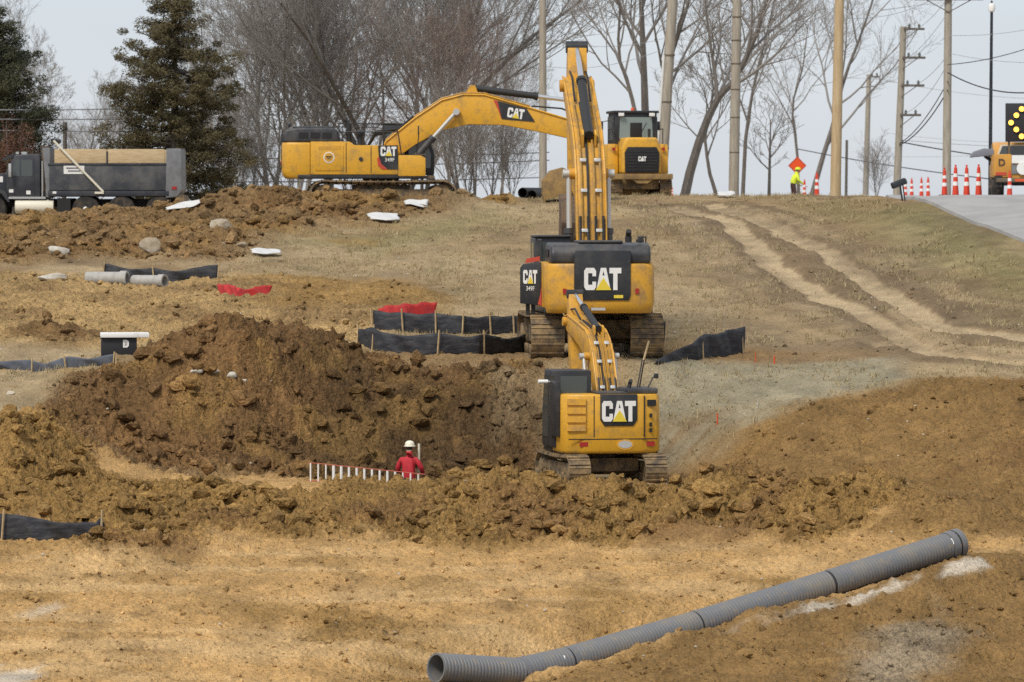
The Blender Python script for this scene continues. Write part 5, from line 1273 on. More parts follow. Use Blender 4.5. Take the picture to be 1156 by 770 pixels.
# ---- fences
def fpts(*pp): return [G(*p).to_2d() for p in pp]
silt_fence(fpts((116, 314, 140), (150, 317, 140), (200, 318, 140), (246, 316, 140)), .40, [.0, .47, 1.0], 'black silt fence behind the concrete pipes, below the dirt bank', seed=2, sag=.06)
silt_fence(fpts((-60, 417, 122), (28, 418, 122), (80, 416, 122), (131, 409, 122)), .28, [.02, .46, .74, .985], 'blue grey silt fence beside the black box with the white lid', fabric='fabric_blue', seed=3)
silt_fence(fpts((421, 373, 125), (456, 376, 125), (520, 378, 125), (592, 377, 125)), .56, [.0, .21, .41, .57, .77, .93], 'upper of two black silt fences left of the large excavator, before the red sheet', seed=4, hs=[(0, .56), (.4, .54), (1, .48)])
silt_fence(fpts((403, 391, 125), (430, 399, 125), (485, 402, 125), (540, 402, 125), (594, 399, 125)), .56, [.0, .12, .43, .64, 1.0], 'lower of the two black silt fences left of the large excavator', seed=5, hs=[(0, .42), (.12, .60), (.6, .54), (1, .5)])
silt_fence(fpts((728, 390, 125), (752, 387, 125)), .52, [.95], 'short black silt fence end showing right behind the large excavator track', seed=6)
silt_fence(fpts((738, 412, 122), (785, 408, 122), (841, 399, 122)), .7, [.44, .98], 'black fence rising to the right on the slope, right of the large excavator', seed=7, sag=.03, hs=[(0, .10), (.2, .36), (.45, .66), (1, .74)])
silt_fence(fpts((-70, 612, 105), (2, 612, 105), (60, 612, 105), (118, 609, 105)), .6, [.38, .98], 'black silt fence at the left edge of the clod ridge, in the foreground', seed=8, sag=.02, hs=[(0, .62), (.38, .60), (.7, .46), (.96, .32), (.98, .5), (1, .32)])
def stick(px, py, d0, h, lean, r, m, label, name='survey_stake', cat='stake', group=None):
    g = G(px, py, d0); o = MB().tube([(0, 0, -.12), (lean * h, 0, h)], [r, r * .9], 4).build(name, m, smooth=False); o.location = g; tag(o, label, cat, group); return o
stick(724, 412, 124, .62, .32, .03, 'board', 'leaning wooden stake between the two excavators')
stick(131, 412, 122, .30, .05, .028, 'stake', 'short wooden stake beside the black box')
stick(874, 413, 124, .26, .03, .022, 'orange', 'orange survey stake right of the sloping silt fence')
stick(853, 408, 124, .24, .0, .012, 'orange', 'thin orange pin flag between the sloping fence and the orange stake')
stick(810, 482, 118, .34, -.02, .02, 'orange', 'orange survey stake on the grey grass right of the compact excavator')
stick(855, 462, 118, .24, .02, .012, 'pale_rock', 'thin pale stake on the grey grass bench')
stick(282, 382, 128, .36, -.25, .03, 'pale_rock', 'pale leaning lath behind the top of the big dirt pile')
stick(612, 418, 124, .12, 0, .025, 'orange', 'stubby orange peg in the dirt left of the raised boom')
stick(818, 372, 130, .55, .02, .008, 'pole_grey', 'thin wire flag on the straw slope above the sloping fence')
# ---- red sheets
standing_sheet([(246, 334, 130), (270, 336, 130), (306, 332, 130)], [(0, .36), (.4, .34), (.6, .2), (.75, .27), (1, .26)], 'crumpled red barrier sheet right of the far silt fence')
standing_sheet([(428, 362, 130), (460, 362, 130), (492, 360, 130)], [(0, .36), (.3, .45), (1, .48)], 'red barrier sheet behind the upper black silt fence', 5)
# ---- concrete pipes, black pipes, box
concrete_pipe(118, 322, 140, 1.15, .205, R(-14), 'left grey concrete pipe with an open socket, on the tan dirt')
concrete_pipe(166, 324, 140, 1.0, .18, R(-30), 'right grey concrete pipe in front of the far silt fence')
for px, d, r, dz, lb in ((590, 186, .20, .28, 'upper round black pipe end on the hilltop'), (600.5, 186, .20, .06, 'lower right black pipe end on the hilltop')):
    x, y = px_xy(px, d); q = MB(); n = 24; vs = []; fs = []
    for yy, rr in ((0, r), (0, r * .88), (2.2, r * .88), (2.2, r)):
        for k in range(n): t = 6.2832 * k / n; vs.append((rr * math.cos(t), yy, rr * math.sin(t)))
    for s in range(4):
        for k in range(n): fs.append((s * n + k, s * n + (k + 1) % n, ((s + 1) % 4) * n + (k + 1) % n, ((s + 1) % 4) * n + k))
    q.add(vs, fs); o = q.build('black_pipe', 'pipe_black'); o.location = (x, y, gz(x, y) + r * .6 + dz * .6); o.rotation_euler = (0, 0, R(-20)); tag(o, lb, 'pipe')
g = G(135, 399, 124); root = thing('catch_basin_box', g, R(6), 'black box with a white lid and a white letter, beside the big dirt pile', 'box')
MB().bb(-.48, .44, -.35, .35, -.1, .42).build('body', 'board_black', root, bevel=.015); MB().bb(-.50, .76, -.45, .45, .42, .54).build('lid', 'white_paint', root, bevel=.02)
q = MB().prism([(.08 + p[0] * .19, .16 + p[1] * .20) for p in LET['D'][0]], 'y', -.362, -.354); q.build('letter', 'white_paint', root, smooth=False)
# ---- ladder, workers
a = P(348, 541.5, 119.2); b = P(480, 543, 119.0); L = (b - a).length; u = (b - a) / L
root = thing('ladder', a, 0, 'orange railed ladder with white rungs lying on its edge by the worker in red', 'ladder')
ht0, ht1 = .42, .16
m = MB().tube([Vector((0, 0, ht0)), u * L * .5 + Vector((0, 0, (ht0 + ht1) / 2)), u * L + Vector((0, 0, ht1))], .012, 6); m.build('rail', 'ladder_rail', root)
MB().tube([Vector((0, 0, -.02)), u * L + Vector((0, 0, -.10))], .016, 6).build('rail', 'ladder_rail', root)
for k in range(15):
    f = (k + .3) / 15.2; p = u * (L * f); h = ht0 + (ht1 - ht0) * f; r = .036 if k in (3, 4) else (.020 if k < 3 or k > 11 else .029)
    MB().cyl(p + Vector((0, 0, -.04 - .06 * f)), p + Vector((0, 0, h - .01)), r, 8).build('rung', 'white_paint', root)
x, y = px_xy(461, 121.0); WZ = P(461, 499, 121).z - 1.83
pw = person(Vector((x, y, WZ)), R(-18), 'worker in a red jacket and pale hard hat standing in the trench', 'red_jacket', 'trousers',
       dict(hand_left=(-.26, .22, .98), hand_right=(.30, .26, 1.02), elbow_left=(-.30, .02, 1.16), elbow_right=(.32, .06, 1.18), lean=.05))
g0 = P(473, 0, 121); MB()
o = MB().tube([(0, 0, 0), (.02, 0, 1.78)], .032, 6).build('white_rod', 'cream'); o.location = (px_xy(472, 121.2)[0], 121.2, WZ); tag(o, 'white measuring rod standing beside the worker in red', 'rod')
x, y = px_xy(895, 292); fz = gz(x, y)
person(Vector((x, y, fz - .02)), R(-70), 'flagger in a bright yellow jacket and hat standing below the orange diamond sign', 'hivis', 'dark_trousers',
       dict(hand_left=(-.28, .42, .85), hand_right=(.25, .45, .80), elbow_left=(-.28, .12, 1.1), elbow_right=(.27, .14, 1.1), lean=.16, hat='hivis')).scale = (1.4, 1.4, 1.04)
s0 = P(900, 226, 296); s0.z = gz(s0.x, s0.y); root = thing('work_sign', s0, 0, 'orange diamond road work sign above the yellow flagger', 'sign')
hh = P(900, 187, 296).z - s0.z; e = .56
MB().prism([(-e, hh), (0, hh + e), (e, hh), (0, hh - e)], 'y', -.02, .02).build('panel', 'sign_orange', root)
m = MB(); e2 = e * .9
for (p, q) in (((-e2, hh), (0, hh + e2)), ((0, hh + e2), (e2, hh)), ((e2, hh), (0, hh - e2)), ((0, hh - e2), (-e2, hh))): m.tube([(p[0], -.024, p[1]), (q[0], -.024, q[1])], .012, 4)
m.build('border_line', 'board_black', root)
MB().tube([(0, .05, -.4), (0, .05, hh)], .03, 6).tube([(-.4, -.2, -.3), (0, .05, .5)], .02, 5).tube([(.4, -.2, -.3), (0, .05, .5)], .02, 5).build('stand', 'steel', root)
# ---- cones
proto = None
CN = [(1066, 190, 'double'), (1078.5, 189, ''), (1091, 188, ''), (1104.5, 187, '')]
labs = ['cone left of the tall pole by the road', 'cone just right of the tall pole by the road', 'third cone right of the tall pole', 'cone nearest the rear wheel of the orange truck']
far = [(1022, 300), (1029, 290), (1040, 282), (1047.5, 276)]
flabs = ['far cone beside the black mailbox', 'second far cone right of the black mailbox', 'third far cone in the distant row', 'far cone at the right end of the distant row']
for (px, d, _), lb in zip(CN, labs):
    x, y = px_xy(px, d); c = channelizer(Vector((x, y, gz(x, y) + .13)), 1.22, 'tall orange and white ' + lb, proto); proto = proto or c
for (px, d), lb in zip(far, flabs):
    x, y = px_xy(px, d); channelizer(Vector((x, y, gz(x, y) + .10)), 1.22, 'tall orange and white ' + lb, proto)
x, y = px_xy(1139.5, 180.5); channelizer(Vector((x, y, gz(x, y) + .13)), 1.0, 'orange and white cone standing right behind the orange truck', proto)
x, y = px_xy(922, 288); channelizer(Vector((x, y, gz(x, y))), 1.5, 'lone tall cone between the flagger and the tan pole', proto)
x, y = px_xy(908, 285); channelizer(Vector((x, y, gz(x, y))), 1.15, 'cone right in front of the yellow flagger', proto)
x, y = px_xy(759, 187); channelizer(Vector((x, y, gz(x, y))), .36, 'small orange cone beside the track loader', proto)
# ---- utility poles, lamp, mailbox
pole(613, 222, 612.5, -60, 208, .17, .14, 'grey wooden pole behind the raised boom of the large excavator', base_drop=.6)
pb = pole(745, 224, 762, -40, 198, .235, .20, 'grey leaning pole with white conduit right beside the track loader', base_drop=.6)
c0, c1 = P(745, 224, 198), P(762, -40, 198); v = c1 - c0
MB().tube([v * .0 + Vector((-.24, -.12, 0)), v * .62 + Vector((-.22, -.12, 0))], .055, 8).build('conduit', 'conduit', pb)
for f in (.62, .42, .22): MB().cyl(v * f + Vector((0, 0, -.02)), v * f + Vector((0, 0, .03)), .245, 14).build('strap', 'steel', pb)
pc = pole(828, 224, 833, -40, 200, .215, .18, 'grey banded pole above the white sheet, right of the track loader', base_drop=.6)
c0, c1 = P(828, 224, 200), P(833, -40, 200); v = c1 - c0
for f in (.2, .35, .47, .58, .68, .78): MB().cyl(v * f, v * f + Vector((0, 0, .04)), .215, 14).build('strap', 'steel', pc)
pole(943, 224, 948.5, -40, 178, .20, .165, 'tan new wooden pole right of the flagger', 'pole_tan')
pole(1012, 224, 1020, 30, 235, .19, .15, 'weathered pole with four short crossarms behind the black mailbox', arms=[(.985, .5, 1, 2), (.82, .55, 1, 2), (.66, .55, 1, 2), (.49, .5, 1, 2)])
pole(1068.5, 224, 1071, -60, 204, .185, .15, 'tall pole with cables and insulators between the roadside cones', arms=[(.795, .72, -1, 2), (.795, .72, 1, 2)])
pole(977, 224, 981, 84, 320, .20, .15, 'pale distant pole between the tan pole and the crossarm pole', arms=[(.98, .35, 1, 2)])
pole(955, 224, 956, 158, 300, .09, .08, 'short dark distant post right of the tan pole', 'pole_dark', group=None)
pole(72, 235, 73.5, 138, 215, .10, .09, 'short dark pole behind the cab of the dump truck', 'pole_dark', group=None, base_drop=1.2)
a = P(1117.5, 224, 206); a.z = gz(a.x, a.y); t = P(1119.5, 14, 206) - a; root = thing('street_lamp', a, 0, 'slim black street lamp with a white head behind the orange truck', 'street lamp')
MB().tube([Vector((0, 0, -.3)), t * .5, t], [.085, .075, .06], 10).build('post', 'lamp_black', root)
MB().lathe([(.05, 0), (.13, .05), (.16, .22), (.13, .34), (.03, .40)], 14, t).build('lamp_head', 'lamp_globe', root)
MB().lathe([(.05, .38), (.04, .48), (.005, .52)], 8, t).build('finial', 'lamp_black', root)
a = root_at(1019, 167); root = thing('mailbox', a, R(20), 'black mailbox leaning on its post at the road edge', 'mailbox')
MB().tube([(0, 0, -.1), (-.10, 0, .55)], .03, 6).tube([(.10, 0, -.1), (.0, 0, .55)], .022, 6).build('post', 'lamp_black', root)
X = Matrix.Translation((-.16, 0, .62)) @ Matrix.Rotation(R(-20), 4, 'Y')
MB().prism([(-.10, -.11), (.10, -.11), (.10, .03), (.06, .10), (-.06, .10), (-.10, .03)], 'x', -.26, .26).build('box', 'lamp_black', root, bevel=.01, X=X)
MB().box((.275, 0, -.02), (.02, .17, .16)).build('door', 'truck_grey', root, X=X)
# ---- overhead cables
E_ = lambda py: P(1015.5 - (py - 160) * .03, py, 235); F_ = lambda py: P(1070, py, 203.7)
cable(F_(82), P(1240, 80, 190), .85, .028, 'cable sagging right from the tall roadside pole, lower one')
cable(F_(73), P(1240, 20, 190), .35, .018, 'cable rising right from the tall roadside pole, upper one')
cable(E_(162), F_(92), .35, .022, 'left of two cables climbing from the crossarm pole to the tall pole')
cable(E_(164), F_(102), .35, .028, 'right of two cables climbing from the crossarm pole to the tall pole')
cable(E_(160), P(1240, 190, 230), .15, .030, 'cable running right just above the cone tips')
cable(P(900, 168, 300), P(1240, 214, 230), .25, .030, 'lowest cable running right across the cones')
cable(E_(158), P(1240, 168, 235), .1, .016, 'thin cable just above the arrow board bottom', 'wire_light')
cable(P(980, 86, 320), P(1260, 112, 260), .5, .014, 'thin pale cable from the distant pole', 'wire_light')
cable(P(1022, 38, 234), P(1072, -5, 204), .3, .010, 'thin upper cable between the crossarm pole and the tall pole', 'wire_light')
cable(P(1022, 68, 234), P(1082, -5, 204), .3, .010, 'second thin cable below the upper one at the crossarm pole', 'wire_light')
for (y0, y1, lb) in ((124, 110, 'top'), (134, 124, 'middle'), (146, 142, 'bottom')):
    cable(P(-60, y0, 200), P(470, y1 - 4, 250), .25, .026, lb + ' of three pale cables crossing the big cedar', 'wire_light')
for (y0, y1, lb) in ((174, 172, 'top'), (184, 181, 'middle'), (198, 200, 'bottom')):
    cable(P(-60, y0, 212), P(620, y1, 232), .25, .028, lb + ' of three low pale cables behind the dump truck', 'wire_light')
for k, (y0, y1) in enumerate(((8, 30), (42, 60), (74, 70))):
    cable(P(612, y0, 231.8), P(762, y1 - 20, 199), .45, .010, ('upper', 'middle', 'lower')[k] + ' thin cable between the two grey poles by the loader', 'wire_light')
for k, (x0, y0, d0, x1, y1, d1, lb) in enumerate(((1000, 150, 300, 1260, 158, 280, 'first faint cable low in the sky at right'), (985, 176, 320, 1260, 160, 280, 'second faint cable low in the sky at right'), (1022, 98, 234, 1071, 60, 204, 'thin cable from the third crossarm to the tall pole'), (1022, 128, 234, 1071, 70, 204, 'thin cable from the lowest crossarm to the tall pole'), (1071, 40, 204, 1260, 5, 190, 'thin high cable leaving the tall pole to the right'), (1071, 60, 204, 1260, 62, 190, 'thin cable leaving the tall pole level to the right'), (950, 20, 178, 1066, -8, 204, 'thin cable from the tan pole up to the tall pole'), (835, 30, 200, 945, 10, 178, 'thin cable between the banded pole and the tan pole'))):
    cable(P(x0, y0, d0), P(x1, y1, d1), .35, .011, lb, 'wire_light')
# ---- rocks, sheets, scraps
rock(170, 288, 140, .38, (1, .8, .85), 'pale tan boulder low on the left dirt bank', seed=3)
rock(250, 264, 150, .44, (1.15, .8, .75), 'pale tan boulder high on the left dirt bank', seed=5)
rock(66, 292, 140, .32, (1.2, .8, .8), 'small pointed pale boulder left of the other two on the bank', 'pale_rock', seed=8)
rock(59, 319, 140, .40, (1.2, .7, .35), 'flat white slab left of the concrete pipes', 'pale_rock', seed=9)
for i, (px, py, r) in enumerate(((262, 276, .20), (272, 281, .17), (251, 281, .15))):
    rock(px, py, 150, r, (1.2, .8, .7), ('largest', 'right hand', 'left hand')[i] + ' broken pale chunk below the higher boulder', 'rock', 'rubble_chunk', seed=20 + i)
sheet_obj(300, 290, 150, 1.15, .8, R(22), 'white plastic sheet lying alone on the grass slope by the dirt bank', seed=4)
sheet_obj(433, 251, 160, 1.25, 1.5, R(18), 'white plastic sheet below the tracks of the hilltop excavator', seed=6)
sheet_obj(470, 239, 165, .95, .9, R(8), 'narrow white sheet right of another sheet under the hilltop excavator', seed=7)
x, y = px_xy(208, 172)
sheet_obj(208, 238, 160, 1.45, .7, R(5), 'white crumpled sheet on the bank below the dump truck tail', seed=9, h=.14)
sheet_obj(820, 224, 165, .75, 1.0, R(-5), 'white sheet at the foot of the banded pole', seed=11, h=.16)
for i, (px, py, w) in enumerate(((222, 428, .24), (242, 426, .20), (262, 430, .26), (276, 433, .14))):
    rock(px, py, 118, w * .62, (1.15, .7, .6), ('leftmost pale flat stone', 'second pale flat stone', 'largest pale flat stone', 'rightmost small pale stone')[i] + ' on the big dirt pile', 'pale_rock', 'flat_stone', seed=30 + i)
stick(402, 452, 118, .15, .5, .03, 'white_paint', 'small white peg in the dark pit bank', 'peg', 'peg')
rock(12, 446, 118, .10, (1.3, .8, .7), 'single white stone on the pale grass at the left edge', 'white_stone', 'stone', seed=44)
# ---- trees
def tz(px, d): x, y = px_xy(px, d); return Vector((x, y, gz(x, y)))
cedar(3, tz(198, 214), [(0, 2.3, 2.2), (1.0, 3.0, 3.4), (1.75, 4.1, 3.7), (2.9, 3.7, 3.1), (3.6, 3.1, 3.4), (4.2, 2.7, 2.0), (4.9, 3.2, 2.3), (5.5, 3.4, 3.5), (6.4, 3.3, 3.0), (7.0, 2.2, 2.8), (7.6, 2.0, 1.5), (8.75, 1.6, .9), (9.3, 1.1, .9), (9.7, .5, .4)], 9.7,
      'tall dark cedar with an open layered crown behind the dump truck', 'cedar_leaf', 1.1).scale = (1.12, 1.0, 1.0)
cedar(11, tz(-14, 208), [(0, 2.5, 2.7), (1.8, 2.8, 3.1), (3.5, 2.9, 2.8), (4.4, 2.8, 2.9), (5.4, 2.5, 2.2), (6.6, 1.9, 2.0), (7.6, 1.1, 1.2), (8.6, .3, .3)], 8.6,
      'dense dark green cedar at the left edge above the truck cab', 'cedar_leaf_dark', 1.4).scale = (1.18, 1.1, 1.04)
shrub_leafy(5, tz(12, 203), 1.6, 5.2, 'reddish brown leafy bush in front of the left cedar', 'brown_leaf', 70)
shrub_leafy(6, tz(-45, 203), 1.7, 4.4, 'reddish brown leafy bush cut by the left edge', 'brown_leaf', 60)
K = dict(levels=4, kids_=(12, 7, 6, 5))
pA = bare_proto(1, 'bare_tree', 'grey bare tree behind the tail of the hilltop excavator', 13.5, .17, spread=(.55, .6, .65, .7, .8), forks=3, up=.35, first=.12, bark='bark_light', **K)
pB = bare_proto(2, 'bare_tree', 'grey bare tree behind the cab of the hilltop excavator', 15, .20, spread=(.6, .6, .7, .7, .8), forks=2, up=.4, first=.15, **K)
pC = bare_proto(3, 'bare_tree', 'grey bare tree right of the cedar', 12, .15, spread=(.6, .65, .7, .7, .8), forks=3, up=.25, first=.10, bark='bark_light', **K)
pD = bare_proto(4, 'bare_sapling', 'small bare sapling', 6.0, .055, spread=(.5, .6, .7, .7), levels=3, kids_=(12, 6, 4), forks=4, up=.3, first=.12, twig=.009)
pE = bare_proto(8, 'bare_tree', 'bare tree with lingering russet twigs above the boom bend', 10.5, .11, spread=(.6, .7, .8, .8, .8), forks=2, up=.3, first=.1, twigm='twig_red', **K)
def put(p, px, d, rz, s, label=None, first=False):
    o = p if first else dup(p, label=label); o.location = tz(px, d); o.rotation_euler = (0, 0, rz); o.scale = (s,) * 3 if not hasattr(s, '__len__') else s
    if label: o['label'] = label
    o['group'] = 'bare winter trees along the hilltop' if 'sapling' not in o.name else 'bare saplings along the hilltop'
    return o
put(pA, 372, 226, .3, .95, first=True); put(pB, 452, 232, 1.2, .95, first=True); put(pC, 308, 222, 2.0, .92, first=True); put(pE, 536, 224, 0.5, (.55, .55, .8), first=True)
put(pC, 340, 238, 4.1, 1.05, 'bare tree in the thicket between the cedar and the excavator hood')
put(pB, 428, 222, 5.0, .85, 'dark bare trunk rising behind the excavator handrails')
put(pA, 480, 228, 4.4, (.75, .75, 1.0), 'bare tree behind the base of the hilltop boom')
put(pC, 566, 246, 3.3, (.4, .4, .7), 'thin bare tree right of the thicket, above the stick ram')
put(pE, 505, 220, 2.5, .72, 'low russet bare tree behind the boom foot ram')
put(pB, 522, 232, 3.9, (.45, .45, .85), 'slender bare tree right of the excavator cab')
put(pC, 18, 262, 1.1, .80, 'pale bare tree topping out behind the left cedar')
put(pC, 104, 250, 2.7, .50, 'low bare tree between the two cedars')
put(pC, 258, 240, 5.6, .62, 'bare tree behind the right side of the big cedar')
# trees with a known trunk line right of the raised boom
def path_tree(seed, d, pts, r0, label, kids_=(10, 6, 5, 4), bark='bark', **kw):
    O = tz(pts[0][0], d); pp = [P(px, py, d + .0) - O for px, py in pts]; pp[0].z = -.3
    t = bare_proto(seed, 'bare_tree', label, (pp[-1] - pp[0]).length, r0, path=pp, levels=4, kids_=kids_, spread=(.7, .7, .75, .8, .8), bark=bark, twigm='twig', up=.3, **kw)
    t.location = O; t['group'] = 'bare winter trees along the hilltop'; return t
path_tree(21, 216, [(771, 224), (781, 185), (795, 142), (809, 112), (830, 90), (846, 58), (862, 18), (872, -40)], .25, 'dark bare tree with a trunk curving up to the right behind the banded pole', first=.35)
path_tree(22, 214, [(730, 224), (729, 150), (727, 80), (724, 10), (722, -70)], .25, 'thick straight bare trunk behind the loader cab', first=.45)
path_tree(23, 220, [(743, 224), (745, 150), (752, 80), (772, 20), (790, -40)], .19, 'bare trunk hidden partly by the leaning grey pole', first=.35)
path_tree(24, 212, [(724, 224), (722, 150), (710, 95), (697, 62), (700, 10), (698, -50)], .13, 'thin bare tree left of the loader cab', first=.3)
path_tree(25, 226, [(812, 224), (800, 192), (795, 150), (806, 105), (800, 60)], .11, 'slim dark bare tree left of the banded pole', first=.3)
path_tree(26, 304, [(914, 224), (928, 180), (944, 130), (952, 90), (972, 40), (992, -20)], .20, 'bare tree leaning right behind the tan pole', first=.25)
path_tree(27, 312, [(902, 224), (900, 170), (893, 120), (906, 80), (912, 30)], .12, 'thin bare tree above the orange sign', first=.25)
path_tree(28, 230, [(868, 224), (869, 180), (870, 135)], .10, 'short dark bare trunk left of the flagger', first=.3, kids_=(9, 5, 4, 3))
path_tree(29, 240, [(838, 224), (842, 150), (852, 90), (868, 30), (880, -30)], .12, 'bare tree just right of the banded pole', first=.2)
SP = [(292, 220, 'beneath the right side of the cedar'), (330, 218, 'behind the rear counterweight of the hilltop excavator'), (392, 222, 'low behind the excavator body'), (505, 216, 'right of the excavator cab front'), (528, 219, 'below the bend of the boom'), (556, 222, 'left of the black pipe ends'), (578, 228, 'behind the black pipe ends'),
      (990, 262, 'left of the crossarm pole'), (235, 226, 'behind the dump truck tailgate'), (270, 224, 'right of the dump truck tailgate')]
rg = random.Random(4)
for i, (px, d, w) in enumerate(SP): put(pD, px, d, rg.random() * 6, rg.uniform(.55, .95) * (.55 if px > 960 else 1), 'small bare sapling ' + w, first=(i == 0))
# ---- loose earth, stones and grass that nobody could count
def scatter():
    rs = np.random.RandomState(5); n = 110000
    Y = 94.5 + rs.rand(n) * 85; Xh = .118 * Y; X = (rs.rand(n) * 2 - 1) * Xh
    _, amp, fine, _, _ = layers(X, Y); z0, col, onr, _ = H(X, Y, True)
    amp = amp * (onr < .02)
    keep = rs.rand(n) < np.where(Y < 112, np.clip((amp - .03) * 1.5, .16, .34), np.clip((amp - .03) * 1.5, .03, .34)) * (onr < .02)
    for (px_, py_, pz, r0, r1) in PADS: keep &= np.hypot(X - px_, Y - py_) > r0 * .92
    keep &= seg_dist(X, Y, [(p.x, p.y) for p in PIPE]) > .42
    pa_ = X / Y * FPX + 578; keep &= ~((pa_ > 335) & (pa_ < 495) & (Y > 113.8) & (Y < 120.2) & (rs.rand(n) < .93)); keep &= ~((pa_ > 600) & (pa_ < 755) & (Y > 115) & (Y < 118) & (rs.rand(n) < .7))
    idx = np.nonzero(keep)[0]; print('clods', len(idx))
    protos = [lump(100 + k, 1.0, (1, .85, .7), 1 if k < 6 else 2, 1.3 if k < 6 else .9) for k in range(9)]
    vs = []; fs = []; cs = []; base = 0
    for i in idx:
        r = .020 + (.21 * rs.rand() ** 3.4 if amp[i] > .2 else .15 * rs.rand() ** 4) * min(1.25, amp[i] / .2 + .2)
        pv, pf = protos[rs.randint(9) if r > .09 else rs.randint(6)]
        a = rs.rand() * 6.28; ca, sa = math.cos(a), math.sin(a); s = np.array(pv) * r * np.array([1 + .5 * rs.rand(), 1, .75 + .5 * rs.rand()])
        tl = (rs.rand() - .5) * 1.2; s = np.stack([s[:, 0] * ca - s[:, 1] * sa, s[:, 0] * sa + s[:, 1] * ca, s[:, 2] + s[:, 0] * tl * .5], 1)
        vs.append(s + np.array([X[i], Y[i], z0[i] + r * .22])); fs += [tuple(q + base for q in f) for f in pf]; base += len(pv)
        cs.append(np.tile(np.append(np.clip(col[i] * (.72 + .5 * rs.rand()), 0, .8), 1), (len(pv), 1)))
    vs = np.concatenate(vs); cs = np.concatenate(cs).astype(np.float32)
    me = bpy.data.meshes.new('soil_clods'); me.from_pydata(vs.tolist(), [], fs)
    at = me.attributes.new('soil', 'FLOAT_COLOR', 'POINT'); at.data.foreach_set('color', cs.ravel())
    me.materials.append(bpy.data.materials['earth']); o = bpy.data.objects.new('soil_clods', me); COL.objects.link(o); tag(o, 'loose brown clods strewn over the diggings', 'soil clods', kind='stuff')
    # pebbles
    n = 450; Y = 95 + rs.rand(n) * 75; X = (rs.rand(n) * 2 - 1) * .115 * Y; z, c_, on, _ = H(X, Y, True); vs = []; fs = []; base = 0
    for i in range(n):
        if on[i] > .02: continue
        r = .018 + .035 * rs.rand() ** 3; pv, pf = protos[rs.randint(6)]
        vs.append(np.array(pv) * r + np.array([X[i], Y[i], z[i] + r * .3])); fs += [tuple(q + base for q in f) for f in pf]; base += len(pv)
    me = bpy.data.meshes.new('pebbles'); me.from_pydata(np.concatenate(vs).tolist(), [], fs); me.materials.append(M['white_stone'])
    o = bpy.data.objects.new('pebbles', me); COL.objects.link(o); tag(o, 'small pale stones scattered over the site', 'pebbles', kind='stuff')
    # tufts of dry grass on the slopes
    n = 26000; Y = 121 + rs.rand(n) * 66; X = (rs.rand(n) * 2 - 1) * .118 * Y; col, amp, fine, rd, _ = layers(X, Y); _, onr = shape(X, Y)
    bright = col[:, 0] - col[:, 2] * 1.0
    keep = (amp < .062) & (rd > .55) & (onr < .02) & ((X > -9) | (Y < 129)) & (vnoise(X * .8, Y * .5, 9) > .38)
    for (px_, py_, pz, r0, r1) in PADS: keep &= np.hypot(X - px_, Y - py_) > r0
    X, Y = X[keep], Y[keep]; z = H(X, Y); vs = []; fs = []; base = 0
    for x, y, zz in zip(X, Y, z):
        h = .05 + .13 * rs.rand() ** 2
        for b in range(5):
            a = rs.rand() * 6.28; w = .008 + .01 * rs.rand(); lx, ly = rs.randn() * .07, rs.randn() * .07; ox, oy = rs.randn() * .06, rs.randn() * .06
            ca, sa = math.cos(a) * w, math.sin(a) * w
            vs += [(x + ox - ca, y + oy - sa, zz - .02), (x + ox + ca, y + oy + sa, zz - .02), (x + ox + lx, y + oy + ly, zz + h)]; fs.append((base, base + 1, base + 2)); base += 3
    me = bpy.data.meshes.new('dry_grass'); me.from_pydata(vs, [], fs); me.materials.append(M['straw_tuft'])
    o = bpy.data.objects.new('dry_grass', me); COL.objects.link(o); tag(o, 'short dry straw coloured grass on the slopes', 'grass', kind='stuff')
scatter()
# ------------------------------------------------------------------ camera, light, sky
cam = bpy.data.cameras.new('camera'); co = bpy.data.objects.new('camera', cam); COL.objects.link(co); sc.camera = co
co.location = (0, 0, CZ); co.rotation_euler = (math.pi / 2 - TH, 0, 0)
cam.sensor_width = 36; cam.lens = 36 * FPX / 1156; cam.dof.use_dof = True; cam.dof.focus_distance = 117; cam.dof.aperture_fstop = 3.2; cam.clip_start = 1; cam.clip_end = 20000
SUN_EL, SUN_AZ = R(50), R(-148)           # azimuth from +y towards +x: the sun stands behind the camera, to the left
sd = Vector((math.sin(SUN_AZ) * math.cos(SUN_EL), math.cos(SUN_AZ) * math.cos(SUN_EL), math.sin(SUN_EL)))
sl = bpy.data.lights.new('sun', 'SUN'); sl.energy = SUN_E; sl.angle = R(SUN_ANG); sl.color = (1, .93, .82)
so = bpy.data.objects.new('sun', sl); COL.objects.link(so); so.rotation_euler = sd.to_track_quat('Z', 'Y').to_euler()
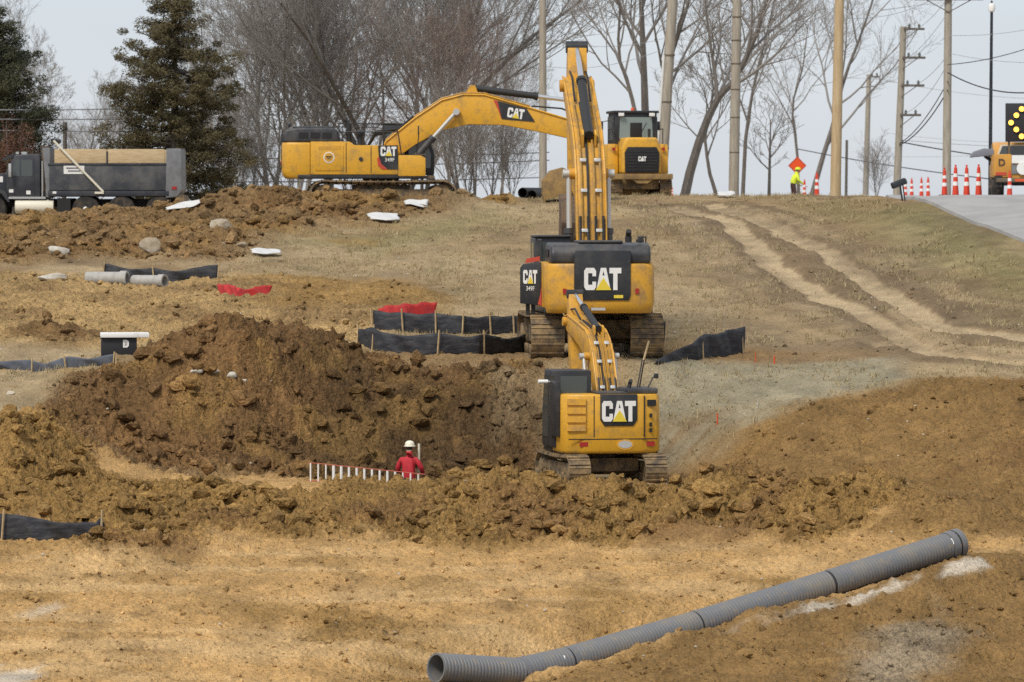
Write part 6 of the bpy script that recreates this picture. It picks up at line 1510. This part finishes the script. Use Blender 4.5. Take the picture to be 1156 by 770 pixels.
w = bpy.data.worlds.new('World'); sc.world = w; w.use_nodes = True; nt = w.node_tree; bg = nt.nodes['Background']
sk = nt.nodes.new('ShaderNodeTexSky'); sk.sky_type = 'NISHITA'; sk.sun_disc = False; sk.sun_elevation = SUN_EL; sk.sun_rotation = SUN_AZ
sk.air_density = SKY[0]; sk.dust_density = SKY[1]; sk.ozone_density = SKY[2]; sk.altitude = 150
# thin even overcast drawn over the clear sky, a little streaky
tc = nt.nodes.new('ShaderNodeTexCoord'); mp = nt.nodes.new('ShaderNodeMapping'); mp.inputs['Scale'].default_value = (1.5, 1.5, 7); nt.links.new(tc.outputs['Generated'], mp.inputs['Vector'])
cn = nt.nodes.new('ShaderNodeTexNoise'); cn.inputs['Scale'].default_value = 2.2; cn.inputs['Detail'].default_value = 5; nt.links.new(mp.outputs[0], cn.inputs['Vector'])
rp = nt.nodes.new('ShaderNodeValToRGB'); rp.color_ramp.elements[0].position = .3; rp.color_ramp.elements[1].position = .7
rp.color_ramp.elements[0].color = (CLOUD[0] * .88, CLOUD[1] * .89, CLOUD[2] * .91, 1); rp.color_ramp.elements[1].color = (CLOUD[0] * 1.09, CLOUD[1] * 1.08, CLOUD[2] * 1.06, 1)
nt.links.new(cn.outputs['Fac'], rp.inputs['Fac'])
mxs = nt.nodes.new('ShaderNodeMix'); mxs.data_type = 'RGBA'; mxs.inputs['Factor'].default_value = .85
nt.links.new(sk.outputs['Color'], mxs.inputs['A']); nt.links.new(rp.outputs['Color'], mxs.inputs['B']); nt.links.new(mxs.outputs['Result'], bg.inputs['Color']); bg.inputs['Strength'].default_value = SKY[3]
vs_ = sc.view_settings; sc.display_settings.display_device = 'sRGB'; vs_.view_transform = 'Standard'; vs_.look = 'None'; vs_.exposure = EXPOSURE; vs_.gamma = 1; vs_.use_curve_mapping = False
sc.cycles.use_denoising = DENOISE; sc.cycles.max_bounces = 5; sc.cycles.diffuse_bounces = 3; sc.cycles.glossy_bounces = 2
try: sc.cycles.denoiser = 'OPENIMAGEDENOISE'
except Exception: pass
